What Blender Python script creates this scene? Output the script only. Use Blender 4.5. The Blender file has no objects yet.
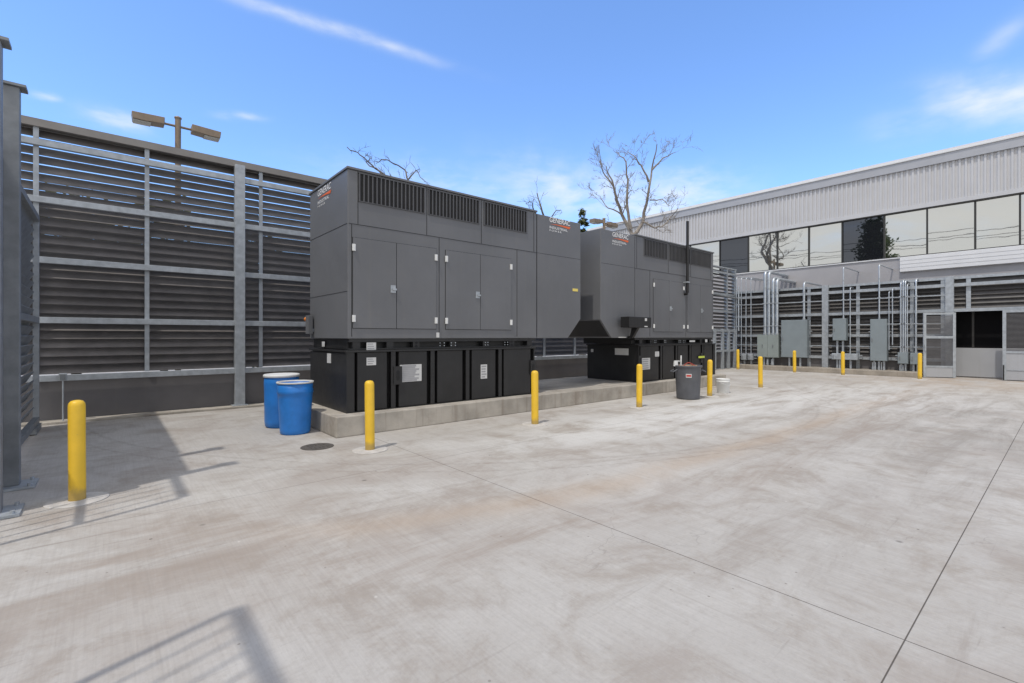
import bpy, math, random
from mathutils import Vector, Matrix
R = math.radians
random.seed(11)
scene = bpy.context.scene
COL = scene.collection

# ------------------------------------------------------------------ camera / view
F, CX, CY, H = 475.0, 512.0, 336.5, 1.70
YAW = R(49.6)
cam_d = bpy.data.cameras.new('camera')
cam = bpy.data.objects.new('camera', cam_d)
COL.objects.link(cam)
cam.location = (0, 0, H)
cam.rotation_euler = (R(90), 0, YAW - R(90))
cam_d.sensor_width = 36
cam_d.lens = F / 1024 * 36
cam_d.shift_y = (CY - 341.5) / 1024
cam_d.clip_start = 0.05
cam_d.clip_end = 3000
scene.camera = cam
FW = Vector((math.cos(YAW), math.sin(YAW), 0))
RT = Vector((math.sin(YAW), -math.cos(YAW), 0))

def ray(px):
    return FW + RT * ((px - CX) / F)
def gy(px, X):                      # Y of the point seen at column px on the plane X
    r = ray(px); return r.y / r.x * X
def gx(px, Y):
    r = ray(px); return r.x / r.y * Y
def zz(px, py, X):                  # height seen at (px, py) on the plane X
    return H - (py - CY) / F * (X / ray(px).x)

# ------------------------------------------------------------------ materials
class N:
    def __init__(self, tree):
        self.t = tree; self.n = tree.nodes; self.l = tree.links
    def new(self, typ, **kw):
        nd = self.n.new(typ)
        for k, v in kw.items(): setattr(nd, k, v)
        return nd
    def put(self, sock, v):
        if hasattr(v, 'is_linked') or hasattr(v, 'links'): self.l.new(v, sock)
        else: sock.default_value = v
    def m(self, op, a, b=0.0, c=None, clamp=False):
        nd = self.new('ShaderNodeMath', operation=op, use_clamp=clamp)
        self.put(nd.inputs[0], a); self.put(nd.inputs[1], b)
        if c is not None: self.put(nd.inputs[2], c)
        return nd.outputs[0]
    def noise(self, vec, scale, detail=4, rough=.55, dist=0.0):
        nd = self.new('ShaderNodeTexNoise')
        if vec is not None: self.l.new(vec, nd.inputs['Vector'])
        nd.inputs['Scale'].default_value = scale; nd.inputs['Detail'].default_value = detail
        nd.inputs['Roughness'].default_value = rough; nd.inputs['Distortion'].default_value = dist
        return nd.outputs['Fac']
    def ramp(self, fac, lo, hi):     # smooth 0..1 between lo and hi
        nd = self.new('ShaderNodeMapRange', interpolation_type='SMOOTHSTEP')
        self.put(nd.inputs[0], fac); nd.inputs[1].default_value = lo; nd.inputs[2].default_value = hi
        return nd.outputs[0]
    def mix(self, fac, a, b, blend='MIX'):
        nd = self.new('ShaderNodeMix', data_type='RGBA', blend_type=blend)
        self.put(nd.inputs[0], fac)
        self.put(nd.inputs[6], a if not isinstance(a, tuple) else (*a, 1)[:4])
        self.put(nd.inputs[7], b if not isinstance(b, tuple) else (*b, 1)[:4])
        return nd.outputs[2]
    def scalevec(self, vec, s):
        nd = self.new('ShaderNodeMapping'); self.l.new(vec, nd.inputs[0]); nd.inputs['Scale'].default_value = s
        return nd.outputs[0]

def mat(name, col, rough=.6, metal=0.0, var=.12, scale=3.0, bump=0.0, bscale=60.0, streak=0.0, spec=.5, dirt=0.0, dirtcol=(.2, .17, .13)):
    mt = bpy.data.materials.new(name); mt.use_nodes = True
    k = N(mt.node_tree); b = mt.node_tree.nodes['Principled BSDF']
    pos = k.new('ShaderNodeNewGeometry').outputs['Position']
    n1 = k.noise(pos, scale, 6, .6)
    f = k.ramp(n1, .25, .75)
    lo = tuple(c * (1 - var) for c in col); hi = tuple(min(1, c * (1 + var)) for c in col)
    c = k.mix(f, lo, hi)
    if streak:
        n2 = k.noise(k.scalevec(pos, (9, 9, .35)), 1.0, 5, .65)
        c = k.mix(k.m('MULTIPLY', k.ramp(n2, .5, .8), streak), c, dirtcol)
    if dirt:
        n3 = k.noise(pos, 1.3, 8, .7)
        c = k.mix(k.m('MULTIPLY', k.ramp(n3, .52, .72), dirt), c, dirtcol)
    k.l.new(c, b.inputs['Base Color'])
    rn = k.noise(pos, scale * 4, 4, .6)
    k.l.new(k.m('ADD', k.m('MULTIPLY', rn, .22), rough - .11), b.inputs['Roughness'])
    b.inputs['Metallic'].default_value = metal
    b.inputs['Specular IOR Level'].default_value = spec
    if bump:
        bp = k.new('ShaderNodeBump'); bp.inputs['Strength'].default_value = bump; bp.inputs['Distance'].default_value = .01
        k.l.new(k.noise(pos, bscale, 5, .6), bp.inputs['Height']); k.l.new(bp.outputs[0], b.inputs['Normal'])
    return mt

M = {}
M['gen_grey'] = mat('generator_grey_paint', (.145, .149, .159), .44, 0, .10, .7, .4, 1.3, .28, .4, .12, (.19, .185, .175))
M['gen_dark'] = mat('generator_black_paint', (.022, .022, .023), .45, 0, .2, 2, .1, 30, .18, .4, .12, (.06, .055, .05))
M['slot'] = mat('dark_slot', (.012, .012, .013), .8)
M['fin'] = mat('grey_fin', (.085, .085, .09), .5)
M['galv'] = mat('galvanised_steel', (.38, .41, .44), .5, .25, .16, 7, .08, 25, .2, .5, .1, (.2, .22, .24))
M['galv_dark'] = mat('weathered_steel', (.22, .235, .25), .5, .2, .18, 5, .08, 25, .2, .5, .1, (.1, .11, .12))
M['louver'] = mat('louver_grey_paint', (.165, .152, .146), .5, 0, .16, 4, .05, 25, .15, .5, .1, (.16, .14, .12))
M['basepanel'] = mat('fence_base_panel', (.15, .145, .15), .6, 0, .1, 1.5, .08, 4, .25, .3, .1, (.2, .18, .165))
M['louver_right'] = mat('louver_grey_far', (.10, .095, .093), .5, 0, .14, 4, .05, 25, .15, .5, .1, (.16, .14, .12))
M['cap'] = mat('fence_cap', (.24, .225, .21), .55, .1, .1, 3)
M['yellow'] = mat('yellow_bollard_paint', (.82, .52, .035), .42, 0, .06, 6, .05, 40, .22, .5, .25, (.5, .31, .05))
M['kerb'] = mat('kerb_concrete', (.33, .295, .25), .9, 0, .22, 1.8, .4, 40, .5, .2, .4, (.2, .165, .13))
for key in ('louver', 'louver_right'):          # every blade a little different
    k_ = N(M[key].node_tree); b_ = M[key].node_tree.nodes['Principled BSDF']; src = b_.inputs['Base Color'].links[0].from_socket
    isl = k_.new('ShaderNodeNewGeometry').outputs['Random Per Island']
    val = k_.m('ADD', .78, k_.m('MULTIPLY', isl, .44))
    hs = k_.new('ShaderNodeHueSaturation'); k_.l.new(src, hs.inputs['Color']); k_.l.new(val, hs.inputs['Value']); k_.l.new(hs.outputs[0], b_.inputs['Base Color'])
def bollard_dirt():
    k = N(M['yellow'].node_tree); b = M['yellow'].node_tree.nodes['Principled BSDF']
    old = b.inputs['Base Color'].links[0].from_socket
    pos = k.new('ShaderNodeNewGeometry').outputs['Position']; sp = k.new('ShaderNodeSeparateXYZ'); k.l.new(pos, sp.inputs[0])
    n = k.noise(pos, 7, 6, .7)
    splash = k.m('MULTIPLY', k.ramp(k.m('SUBTRACT', sp.outputs[2], k.m('MULTIPLY', n, .22)), .06, -.06), .7)
    c = k.mix(splash, old, (.30, .22, .10))
    sc = k.noise(k.scalevec(pos, (10, 10, 26)), 1.0, 4, .6)
    c = k.mix(k.m('MULTIPLY', k.ramp(sc, .68, .74), .55), c, (.36, .27, .12))
    k.l.new(c, b.inputs['Base Color'])
bollard_dirt()
M['footing'] = mat('footing_concrete', (.52, .50, .475), .85, 0, .16, 9, .3, 70, 0, .3, .3, (.33, .3, .27))
M['blue'] = mat('blue_plastic', (.02, .19, .60), .42, 0, .1, 5, .03, 30, .15, .5, .1, (.05, .18, .45))
M['blue_in'] = mat('blue_plastic_rim', (.03, .2, .58), .4)
M['white_pl'] = mat('white_plastic', (.74, .75, .75), .45, 0, .04, 5, 0, 0, .12, .5, .15, (.5, .48, .45))
M['sticker'] = mat('sticker_paper', (.62, .62, .61), .6, 0, .04, 5)
M['ink'] = mat('printed_ink', (.34, .34, .35), .7)
M['logo_white'] = mat('logo_white', (.8, .8, .8), .5, 0, .02)
M['logo_orange'] = mat('logo_orange', (.75, .14, .03), .5, 0, .02)
M['can'] = mat('grey_plastic_can', (.105, .11, .125), .55, 0, .12, 5, .08, 20, .25, .4, .2, (.16, .155, .15))
M['red'] = mat('red_print', (.5, .04, .03), .5)
M['box'] = mat('electrical_cabinet_paint', (.245, .285, .305), .45, .1, .06, 2, .05, 10, .12, .5)
M['box_olive'] = mat('electrical_cabinet_olive', (.29, .33, .32), .45, .1, .06, 2, .05, 10, .12, .5)
M['conduit'] = mat('conduit_zinc', (.52, .56, .6), .38, .65, .1, 6)
M['black'] = mat('black_plastic', (.014, .014, .015), .5)
M['bark'] = mat('pale_bark', (.27, .24, .21), .9, 0, .3, 6, .5, 30)
M['bark_dark'] = mat('dark_bark', (.14, .125, .11), .9, 0, .3, 6, .5, 30)
M['bronze'] = mat('lamp_bronze', (.26, .2, .145), .5, .2, .12, 8)
M['lens'] = mat('lamp_lens', (.42, .42, .38), .25)
M['wall'] = mat('building_stucco', (.40, .39, .40), .85, 0, .05, 1.2, .15, 60, .08, .2, .06, (.3, .29, .28))
M['metal_white'] = mat('corrugated_white_metal', (.54, .54, .555), .45, .05, .04, 1.0, 0, 0, .06)
M['fascia'] = mat('fascia_grey_metal', (.40, .41, .44), .45, .2, .05, 2)
M['white'] = mat('white_metal', (.68, .68, .69), .5, 0, .03, 2)
M['mullion'] = mat('window_frame_black', (.025, .024, .023), .45)
M['panel_light'] = mat('light_grey_panel', (.40, .41, .43), .5, .1, .05, 1, .08, 3, .12)
M['mesh_grey'] = mat('gate_mesh_grey', (.15, .147, .152), .55, .1, .08, 6)
M['dark_glass'] = mat('dark_opening', (.006, .006, .007), .8, 0, .1, 3, spec=.1)
M['iron'] = mat('cast_iron', (.10, .09, .08), .75, .2, .2, 12, .5, 80)
M['orange'] = mat('orange_plastic', (.85, .25, .02), .5)
M['wood'] = mat('scrap_wood', (.42, .27, .16), .8, 0, .25, 12)
M['scrap_red'] = mat('scrap_red', (.42, .07, .05), .6)
M['scrap_green'] = mat('scrap_green', (.05, .25, .2), .6)
M['padtop'] = mat('pad_concrete', (.40, .37, .325), .9, 0, .24, 1.6, .4, 40, .75, .2, .6, (.24, .20, .165))
M['tan'] = mat('wall_tan', (.32, .30, .27), .8)

def leafmat(name, a, b):
    mt = bpy.data.materials.new(name); mt.use_nodes = True
    k = N(mt.node_tree); p = mt.node_tree.nodes['Principled BSDF']
    pos = k.new('ShaderNodeNewGeometry').outputs['Position']
    k.l.new(k.mix(k.ramp(k.noise(pos, 2.5, 5, .7), .3, .7), a, b), p.inputs['Base Color'])
    p.inputs['Roughness'].default_value = .6
    tr = k.new('ShaderNodeBsdfTranslucent'); tr.inputs['Color'].default_value = (*[c*1.6 for c in b], 1)
    mx = k.new('ShaderNodeMixShader'); mx.inputs[0].default_value = .4
    k.l.new(p.outputs[0], mx.inputs[1]); k.l.new(tr.outputs[0], mx.inputs[2]); k.l.new(mx.outputs[0], mt.node_tree.nodes['Material Output'].inputs[0])
    return mt
M['leaf'] = leafmat('leaf_green', (.03, .05, .015), (.10, .11, .03))
M['leaf_dark'] = leafmat('leaf_dark_green', (.02, .04, .014), (.05, .075, .025))

def glassmat(name, tint, dark, fac):
    mt = bpy.data.materials.new(name); mt.use_nodes = True
    k = N(mt.node_tree); t = mt.node_tree
    out = t.nodes['Material Output']; t.nodes.remove(t.nodes['Principled BSDF'])
    pos = k.new('ShaderNodeNewGeometry').outputs['Position']
    g = k.new('ShaderNodeBsdfGlossy'); g.inputs['Color'].default_value = (*tint, 1); g.inputs['Roughness'].default_value = .015
    bp = k.new('ShaderNodeBump'); bp.inputs['Strength'].default_value = .05; bp.inputs['Distance'].default_value = .05
    k.l.new(k.noise(pos, .7, 2), bp.inputs['Height']); k.l.new(bp.outputs[0], g.inputs['Normal'])
    d = k.new('ShaderNodeBsdfDiffuse'); d.inputs['Color'].default_value = (*dark, 1)
    mx = k.new('ShaderNodeMixShader'); mx.inputs[0].default_value = fac
    k.l.new(d.outputs[0], mx.inputs[1]); k.l.new(g.outputs[0], mx.inputs[2]); k.l.new(mx.outputs[0], out.inputs[0])
    return mt
M['glass'] = glassmat('mirror_window_glass', (.72, .725, .70), (.06, .06, .058), .78)
M['glass_dark'] = glassmat('dark_window_glass', (.75, .8, .9), (.014, .015, .018), .11)

# concrete yard -------------------------------------------------------------
def ground_mat():
    mt = bpy.data.materials.new('yard_concrete'); mt.use_nodes = True
    k = N(mt.node_tree); b = mt.node_tree.nodes['Principled BSDF']
    pos = k.new('ShaderNodeNewGeometry').outputs['Position']
    sp = k.new('ShaderNodeSeparateXYZ'); k.l.new(pos, sp.inputs[0]); X, Y = sp.outputs[0], sp.outputs[1]
    big = k.noise(pos, .22, 5, .6, .4)
    mid = k.noise(pos, 1.1, 10, .72, .5)
    fine = k.noise(pos, 34, 6, .75)
    grit = k.noise(pos, 9, 8, .8)
    broom = k.noise(k.scalevec(pos, (55, 1.6, 1)), 1.0, 4, .6)
    traffic = k.noise(k.scalevec(pos, (.32, 1.9, 1)), 1.0, 9, .75, .6)
    blot = k.noise(pos, .55, 8, .66, 1.2)
    c = k.mix(k.ramp(big, .3, .7), (.43, .408, .378), (.52, .502, .475))
    c = k.mix(k.m('MULTIPLY', k.ramp(mid, .47, .66), .75), c, (.325, .285, .245))
    c = k.mix(k.m('MULTIPLY', k.ramp(blot, .48, .62), .5), c, (.355, .315, .283))
    c = k.mix(k.m('MULTIPLY', k.ramp(blot, .46, .33), .45), c, (.55, .535, .505))
    c = k.mix(k.m('MULTIPLY', k.ramp(traffic, .5, .70), .6), c, (.31, .27, .235))
    c = k.mix(k.m('MULTIPLY', k.ramp(grit, .5, .72), .38), c, (.30, .265, .23))
    c = k.mix(k.m('MULTIPLY', k.ramp(grit, .46, .3), .22), c, (.60, .58, .55))
    # hairline scratches and scuffs
    scr = k.noise(k.scalevec(pos, (.9, 14, 1)), 1.0, 3, .5, .8)
    c = k.mix(k.m('MULTIPLY', k.m('MULTIPLY', k.ramp(scr, .66, .72), k.ramp(traffic, .4, .6)), .35), c, (.19, .165, .14))
    # pale chalky area between the two rows of bollards
    def gauss(cx_, cy_, sx, sy):
        a = k.m('POWER', k.m('DIVIDE', k.m('SUBTRACT', X, cx_), sx), 2.0)
        e = k.m('POWER', k.m('DIVIDE', k.m('SUBTRACT', Y, cy_), sy), 2.0)
        return k.m('POWER', 2.718, k.m('MULTIPLY', k.m('ADD', a, e), -1.0))
    pale = k.m('MULTIPLY', gauss(11.5, 5.4, 5.0, 1.3), k.ramp(traffic, .62, .36))
    c = k.mix(k.m('MULTIPLY', pale, .9), c, (.68, .68, .675))
    grey = k.m('MULTIPLY', gauss(12.5, 1.3, 5.5, 1.6), k.ramp(traffic, .35, .62))
    c = k.mix(k.m('MULTIPLY', grey, .55), c, (.27, .255, .235))
    # rusty wheel track sweeping across the yard
    warp = k.m('MULTIPLY', k.m('SUBTRACT', k.noise(pos, .5, 5, .7), .5), 1.8)
    yc = k.m('ADD', 3.25, k.m('MULTIPLY', 1.25, k.m('POWER', 2.718, k.m('MULTIPLY', k.m('SUBTRACT', X, 1.0), -.55))))
    def band(off, w):
        dlt = k.m('DIVIDE', k.m('ADD', k.m('SUBTRACT', Y, k.m('ADD', yc, off)), k.m('MULTIPLY', warp, .35)), w)
        return k.m('POWER', 2.718, k.m('MULTIPLY', k.m('POWER', dlt, 2.0), -1.0))
    near = k.m('MULTIPLY', k.ramp(X, .2, 2.0), k.ramp(X, 24, 12))
    tr = k.m('MULTIPLY', k.m('MULTIPLY', band(0, .26), near), k.ramp(mid, .2, .5))
    c = k.mix(k.m('MULTIPLY', tr, .45), c, (.44, .33, .235))
    tr2 = k.m('MULTIPLY', k.m('MULTIPLY', band(-.75, .5), near), k.ramp(traffic, .4, .65))
    c = k.mix(k.m('MULTIPLY', tr2, .5), c, (.33, .27, .225))
    for (ox, oy, rad, w_, am) in ((9.5, 13.2, 9.9, .05, .4), (9.5, 13.2, 10.25, .045, .35), (2.0, -6.0, 10.6, .06, .3), (26, -9, 15.5, .1, .4), (26, -9, 17.2, .12, .35)):
        dd = k.m('SQRT', k.m('ADD', k.m('POWER', k.m('SUBTRACT', X, ox), 2.0), k.m('POWER', k.m('SUBTRACT', Y, oy), 2.0)))
        bb = k.ramp(k.m('ABSOLUTE', k.m('SUBTRACT', dd, k.m('ADD', rad, k.m('MULTIPLY', warp, .06)))), w_, w_*.3)
        c = k.mix(k.m('MULTIPLY', k.m('MULTIPLY', bb, k.ramp(grit, .35, .62)), am), c, (.25, .215, .185))
    left = k.m('MULTIPLY', gauss(.2, 4.6, 2.2, 1.6), k.ramp(blot, .36, .58))
    c = k.mix(k.m('MULTIPLY', left, .6), c, (.31, .255, .21))
    # hairline cracks
    wv = k.new('ShaderNodeVectorMath', operation='ADD'); nzv = k.new('ShaderNodeTexNoise'); k.l.new(pos, nzv.inputs['Vector']); nzv.inputs['Scale'].default_value = 1.6; nzv.inputs['Detail'].default_value = 6
    sc3 = k.new('ShaderNodeVectorMath', operation='SCALE'); k.l.new(nzv.outputs['Color'], sc3.inputs[0]); sc3.inputs['Scale'].default_value = .9
    k.l.new(pos, wv.inputs[0]); k.l.new(sc3.outputs[0], wv.inputs[1])
    ve = k.new('ShaderNodeTexVoronoi', feature='DISTANCE_TO_EDGE'); k.l.new(wv.outputs[0], ve.inputs['Vector']); ve.inputs['Scale'].default_value = .23
    crk = k.m('MULTIPLY', k.ramp(ve.outputs['Distance'], .0016, .0005), k.ramp(k.noise(pos, .31, 3), .52, .6))
    c = k.mix(k.m('MULTIPLY', crk, .22), c, (.13, .11, .095))
    white = k.m('MULTIPLY', gauss(7.5, 5.6, 3.2, 1.0), k.ramp(mid, .6, .4))
    c = k.mix(k.m('MULTIPLY', white, .7), c, (.64, .635, .62))
    white2 = k.m('MULTIPLY', gauss(17, 3.6, 4.5, 2.2), k.ramp(traffic, .6, .38))
    c = k.mix(k.m('MULTIPLY', white2, .7), c, (.64, .635, .62))
    # sandy wash at the far gate
    c = k.mix(k.m('MULTIPLY', k.m('MULTIPLY', gauss(24.5, 2.5, 3.5, 3.5), k.ramp(mid, .35, .6)), .7), c, (.42, .33, .25))
    # dark spots
    vor = k.new('ShaderNodeTexVoronoi', feature='F1'); k.l.new(pos, vor.inputs['Vector']); vor.inputs['Scale'].default_value = 1.15
    spotm = k.m('MULTIPLY', k.ramp(vor.outputs['Distance'], .05, .022), k.ramp(k.noise(pos, 1.7, 2), .52, .58))
    c = k.mix(k.m('MULTIPLY', spotm, .75), c, (.12, .105, .095))
    # broom + fine
    c = k.mix(k.m('MULTIPLY', k.ramp(broom, .38, .68), .17), c, (.26, .235, .21))
    swipe = k.noise(k.scalevec(pos, (11, .45, 1)), 1.0, 6, .65)
    c = k.mix(k.m('MULTIPLY', k.ramp(swipe, .54, .72), .22), c, (.29, .255, .225))
    c = k.mix(k.m('MULTIPLY', k.ramp(swipe, .45, .3), .14), c, (.58, .56, .53))
    def dots(scale, r0, thr, amp, cl):
        vv = k.new('ShaderNodeTexVoronoi', feature='F1'); k.l.new(pos, vv.inputs['Vector']); vv.inputs['Scale'].default_value = scale
        keep = k.new('ShaderNodeSeparateColor'); k.l.new(vv.outputs['Color'], keep.inputs[0])
        mk = k.m('MULTIPLY', k.ramp(vv.outputs['Distance'], r0, r0*.5), k.m('GREATER_THAN', keep.outputs[0], thr))
        return k.mix(k.m('MULTIPLY', mk, amp), c, cl)
    c = dots(3.1, .05, .8, .8, (.09, .08, .07))
    c = dots(9.0, .10, .86, .6, (.16, .14, .12))
    c = dots(6.0, .09, .965, .4, (.68, .67, .65))
    c = k.mix(k.m('MULTIPLY', k.ramp(fine, .45, .75), .32), c, (.3, .285, .265))
    # saw-cut joints
    def joint(axis, p, w, s):
        d = k.m('ABSOLUTE', k.m('SUBTRACT', axis, p))
        return k.m('MULTIPLY', k.ramp(d, w, w * .45), s)
    j = joint(Y, .60, .0048, .9)
    for ax, p, s in ((X, 3.40, .8), (Y, 5.72, .6), (X, 8.6, .5), (X, 13.8, .45), (X, 19.0, .4), (Y, -4.5, .8), (X, -1.8, .5), (Y, 11.0, .3)):
        j = k.m('MAXIMUM', j, joint(ax, p, .0055, s))
    c = k.mix(j, c, (.075, .065, .055))
    k.l.new(c, b.inputs['Base Color'])
    k.l.new(k.m('ADD', .72, k.m('MULTIPLY', mid, .25)), b.inputs['Roughness'])
    b.inputs['Specular IOR Level'].default_value = .3
    bp = k.new('ShaderNodeBump'); bp.inputs['Strength'].default_value = .3; bp.inputs['Distance'].default_value = .006
    hgt = k.m('SUBTRACT', k.m('ADD', k.m('MULTIPLY', broom, .5), fine), k.m('MULTIPLY', j, 2.5))
    k.l.new(hgt, bp.inputs['Height']); k.l.new(bp.outputs[0], b.inputs['Normal'])
    return mt
M['ground'] = ground_mat()

# ------------------------------------------------------------------ mesh builder
class MB:
    def __init__(self): self.v = []; self.f = []; self.s = []
    def add(self, vs, fs, smooth=False):
        o = len(self.v); self.v += [tuple(p) for p in vs]
        for q in fs: self.f.append(tuple(i + o for i in q)); self.s.append(smooth)
    def box(self, x0, x1, y0, y1, z0, z1):
        if x0 > x1: x0, x1 = x1, x0
        if y0 > y1: y0, y1 = y1, y0
        self.add([(x0,y0,z0),(x1,y0,z0),(x1,y1,z0),(x0,y1,z0),(x0,y0,z1),(x1,y0,z1),(x1,y1,z1),(x0,y1,z1)],
                 [(0,3,2,1),(4,5,6,7),(0,1,5,4),(1,2,6,5),(2,3,7,6),(3,0,4,7)])
    def prism(self, prof, axis, a, b):   # profile of 2D points extruded along axis ('x': prof=(y,z), 'y': prof=(x,z), 'z': prof=(x,y))
        n = len(prof)
        mk = {'x': lambda p, t: (t, p[0], p[1]), 'y': lambda p, t: (p[0], t, p[1]), 'z': lambda p, t: (p[0], p[1], t)}[axis]
        self.add([mk(p, a) for p in prof] + [mk(p, b) for p in prof],
                 [tuple(range(n)), tuple(range(2*n-1, n-1, -1))] + [(i, i+n, (i+1) % n + n, (i+1) % n) for i in range(n)])
    def lathe(self, c, prof, seg=28, capb=True, capt=True, smooth=True):
        vs = []; fs = []
        for r, z in prof:
            for i in range(seg):
                a = 2*math.pi*i/seg; vs.append((c[0]+r*math.cos(a), c[1]+r*math.sin(a), c[2]+z))
        for j in range(len(prof)-1):
            for i in range(seg):
                k = (i+1) % seg; fs.append((j*seg+i, j*seg+k, (j+1)*seg+k, (j+1)*seg+i))
        self.add(vs, fs, smooth)
        if capb: self.add(vs[:seg], [tuple(range(seg-1, -1, -1))])
        if capt: self.add(vs[-seg:], [tuple(range(seg))])
    def tube(self, pts, r, seg=10, caps=True):
        pts = [Vector(p) for p in pts]; n = len(pts)
        rr = r if isinstance(r, (list, tuple)) else [r]*n
        vs = []; fs = []; prev = None
        for i, p in enumerate(pts):
            t = (pts[min(i+1, n-1)] - pts[max(i-1, 0)]).normalized()
            if prev is None:
                a = Vector((0,0,1)) if abs(t.z) < .9 else Vector((1,0,0))
                u = t.cross(a).normalized()
            else: u = (prev - t*prev.dot(t)).normalized()
            prev = u; w = t.cross(u)
            for k in range(seg):
                an = 2*math.pi*k/seg; vs.append(p + (u*math.cos(an)+w*math.sin(an))*rr[i])
        for j in range(n-1):
            for k in range(seg):
                q = (k+1) % seg; fs.append((j*seg+k, j*seg+q, (j+1)*seg+q, (j+1)*seg+k))
        self.add(vs, fs, True)
        if caps:
            self.add(vs[:seg], [tuple(range(seg-1, -1, -1))]); self.add(vs[-seg:], [tuple(range(seg))])
    def build(self, name, m, parent=None, origin=(0,0,0), bevel=0.0):
        ox, oy, oz = origin
        me = bpy.data.meshes.new(name)
        me.from_pydata([(x-ox, y-oy, z-oz) for x, y, z in self.v], [], self.f)
        me.polygons.foreach_set('use_smooth', self.s); me.update()
        o = bpy.data.objects.new(name, me); COL.objects.link(o); me.materials.append(M[m] if isinstance(m, str) else m)
        if parent is not None: o.parent = parent
        else: o.location = origin
        if bevel:
            md = o.modifiers.new('bevel', 'BEVEL'); md.width = bevel; md.segments = 2; md.limit_method = 'ANGLE'
        return o

def tag(o, label=None, cat=None, group=None, kind=None):
    if label: o['label'] = label
    if cat: o['category'] = cat
    if group: o['group'] = group
    if kind: o['kind'] = kind
    return o
def thing(name, loc, label, cat, group=None):
    o = bpy.data.objects.new(name, None); COL.objects.link(o); o.location = loc
    o.empty_display_size = .2
    return tag(o, label, cat, group)
def arc_bend(p0, p1, p2, r, n=7):    # rounded corner at p1
    p0, p1, p2 = map(Vector, (p0, p1, p2))
    a = (p0-p1).normalized(); b = (p2-p1).normalized()
    s, e = p1+a*r, p1+b*r
    return [s*(1-t)**2 + p1*2*t*(1-t) + e*t*t for t in [i/n for i in range(n+1)]]
def path(pts, r):
    out = [Vector(pts[0])]
    for i in range(1, len(pts)-1): out += arc_bend(pts[i-1], pts[i], pts[i+1], r)
    return out + [Vector(pts[-1])]

def text_mb(txt, width, height, spacing=1.0, shear=0.0):
    cu = bpy.data.curves.new('lettering', 'FONT'); cu.body = txt; cu.extrude = 0; cu.space_character = spacing; cu.shear = shear
    cu.offset = .012
    ob = bpy.data.objects.new('lettering', cu); COL.objects.link(ob)
    dg = bpy.context.evaluated_depsgraph_get(); dg.update()
    me = bpy.data.meshes.new_from_object(ob.evaluated_get(dg))
    vs = [v.co.copy() for v in me.vertices]; fs = [tuple(p.vertices) for p in me.polygons]
    bpy.data.objects.remove(ob); bpy.data.meshes.remove(me)
    x0 = min(v.x for v in vs); x1 = max(v.x for v in vs); y0 = min(v.y for v in vs); y1 = max(v.y for v in vs)
    return [((v.x-x0)/(x1-x0)*width, (v.y-y0)/(y1-y0)*height) for v in vs], fs

# ------------------------------------------------------------------ setting
g = MB(); g.add([(-600,-600,0),(600,-600,0),(600,600,0),(-600,600,0)], [(0,1,2,3)])
tag(g.build('ground', 'ground'), kind='structure')
PZ = .35
p = MB(); p.box(2.90, 16.75, 7.93, 10.75, 0, PZ)
tag(p.build('concrete_pad', 'padtop', bevel=.018), kind='structure')
KX, FX = 25.45, 26.60                    # kerb face, right fence
p = MB(); p.box(KX, FX+.25, 4.0, 11.55, 0, .21)
tag(p.build('kerb', 'kerb', bevel=.015), kind='structure')
# pale paving strip along the fence foot
p = MB(); p.box(-3, 22, 12.72, 13.1, 0, .05)
tag(p.build('fence_footing_strip', 'padtop', bevel=.01), kind='structure')

# ------------------------------------------------------------------ fences
def blades_y(mb, x0, x1, y, z0, z1, pitch, dep=.205, rise=.183):      # blades in the plane Y=y, upper edge outward
    n = int((z1-z0)/pitch + .5); pt = (z1-z0)/n
    for i in range(n):
        z = z0 + i*pt + .012
        zt = min(z+rise, z1+.05); j = random.uniform(-.004, .004)
        mb.prism([(y, z+j), (y+.012, z-.008+j), (y+dep, zt+j), (y+dep-.01, zt+.012+j)], 'x', x0, x1)
def blades_x(mb, y0, y1, x, z0, z1, pitch, dep=.16, rise=.12, sgn=1):
    n = int((z1-z0)/pitch + .5); pt = (z1-z0)/n
    for i in range(n):
        z = z0 + i*pt + .012; zt = min(z+rise, z1+.05); j = random.uniform(-.004, .004)
        if sgn > 0: pr = [(x, z+j), (x+.012, z-.008+j), (x+dep, zt+j), (x+dep-.01, zt+.012+j)]
        else: pr = [(x, zt+j), (x+.01, zt+.012+j), (x+dep, z+.012+j), (x+dep-.012, z+j)]
        mb.prism(pr, 'y', y0, y1)

FY = 13.0
lf = thing('louver_fence', (0, FY, 0), 'tall dark louvered steel fence with galvanised rails behind both generators', 'fence')
o = (0, FY, 0)
xs = [-3.0, -1.06, .65, 2.41, 2.89, 4.6, 6.3, 8.0, 9.3, 11.0, 12.7, 14.42, 16.0, 17.7, 19.4, 22.0]
posts = {2.41, 9.3, 16.0, 22.0}
rails = [.88, 2.02, 3.19, 4.36, 5.46]
for x in xs:
    b = MB()
    if x in posts:
        b.box(x-.105, x+.105, FY-.16, FY+.02, 0.05, 5.80); b.box(x-.17, x+.17, FY-.2, FY+.02, .05, .07)
        b.build('post', 'galv', lf, o, .006)
    else:
        b.box(x-.04, x+.04, FY-.005, FY+.035, .945, 5.78); b.build('mullion', 'galv', lf, o)
for z in rails:
    b = MB(); b.box(-3.0, 22.0, FY-.10, FY-.008, z-.06, z+.06); b.build('rail', 'galv', lf, o, .006)
b = MB(); b.box(-3.0, 22.05, FY-.02, FY+.30, 5.80, 5.84); b.box(-3.0, 22.05, FY-.06, FY+.02, 5.77, 5.92); b.box(-3, 22.05, FY+.02, FY+.30, 5.842, 5.90)
b.build('cap', 'cap', lf, o)
b = MB(); b.box(-3.0, 22.0, FY+.04, FY+.08, .05, .93); b.build('base_panel', 'basepanel', lf, o)
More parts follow.
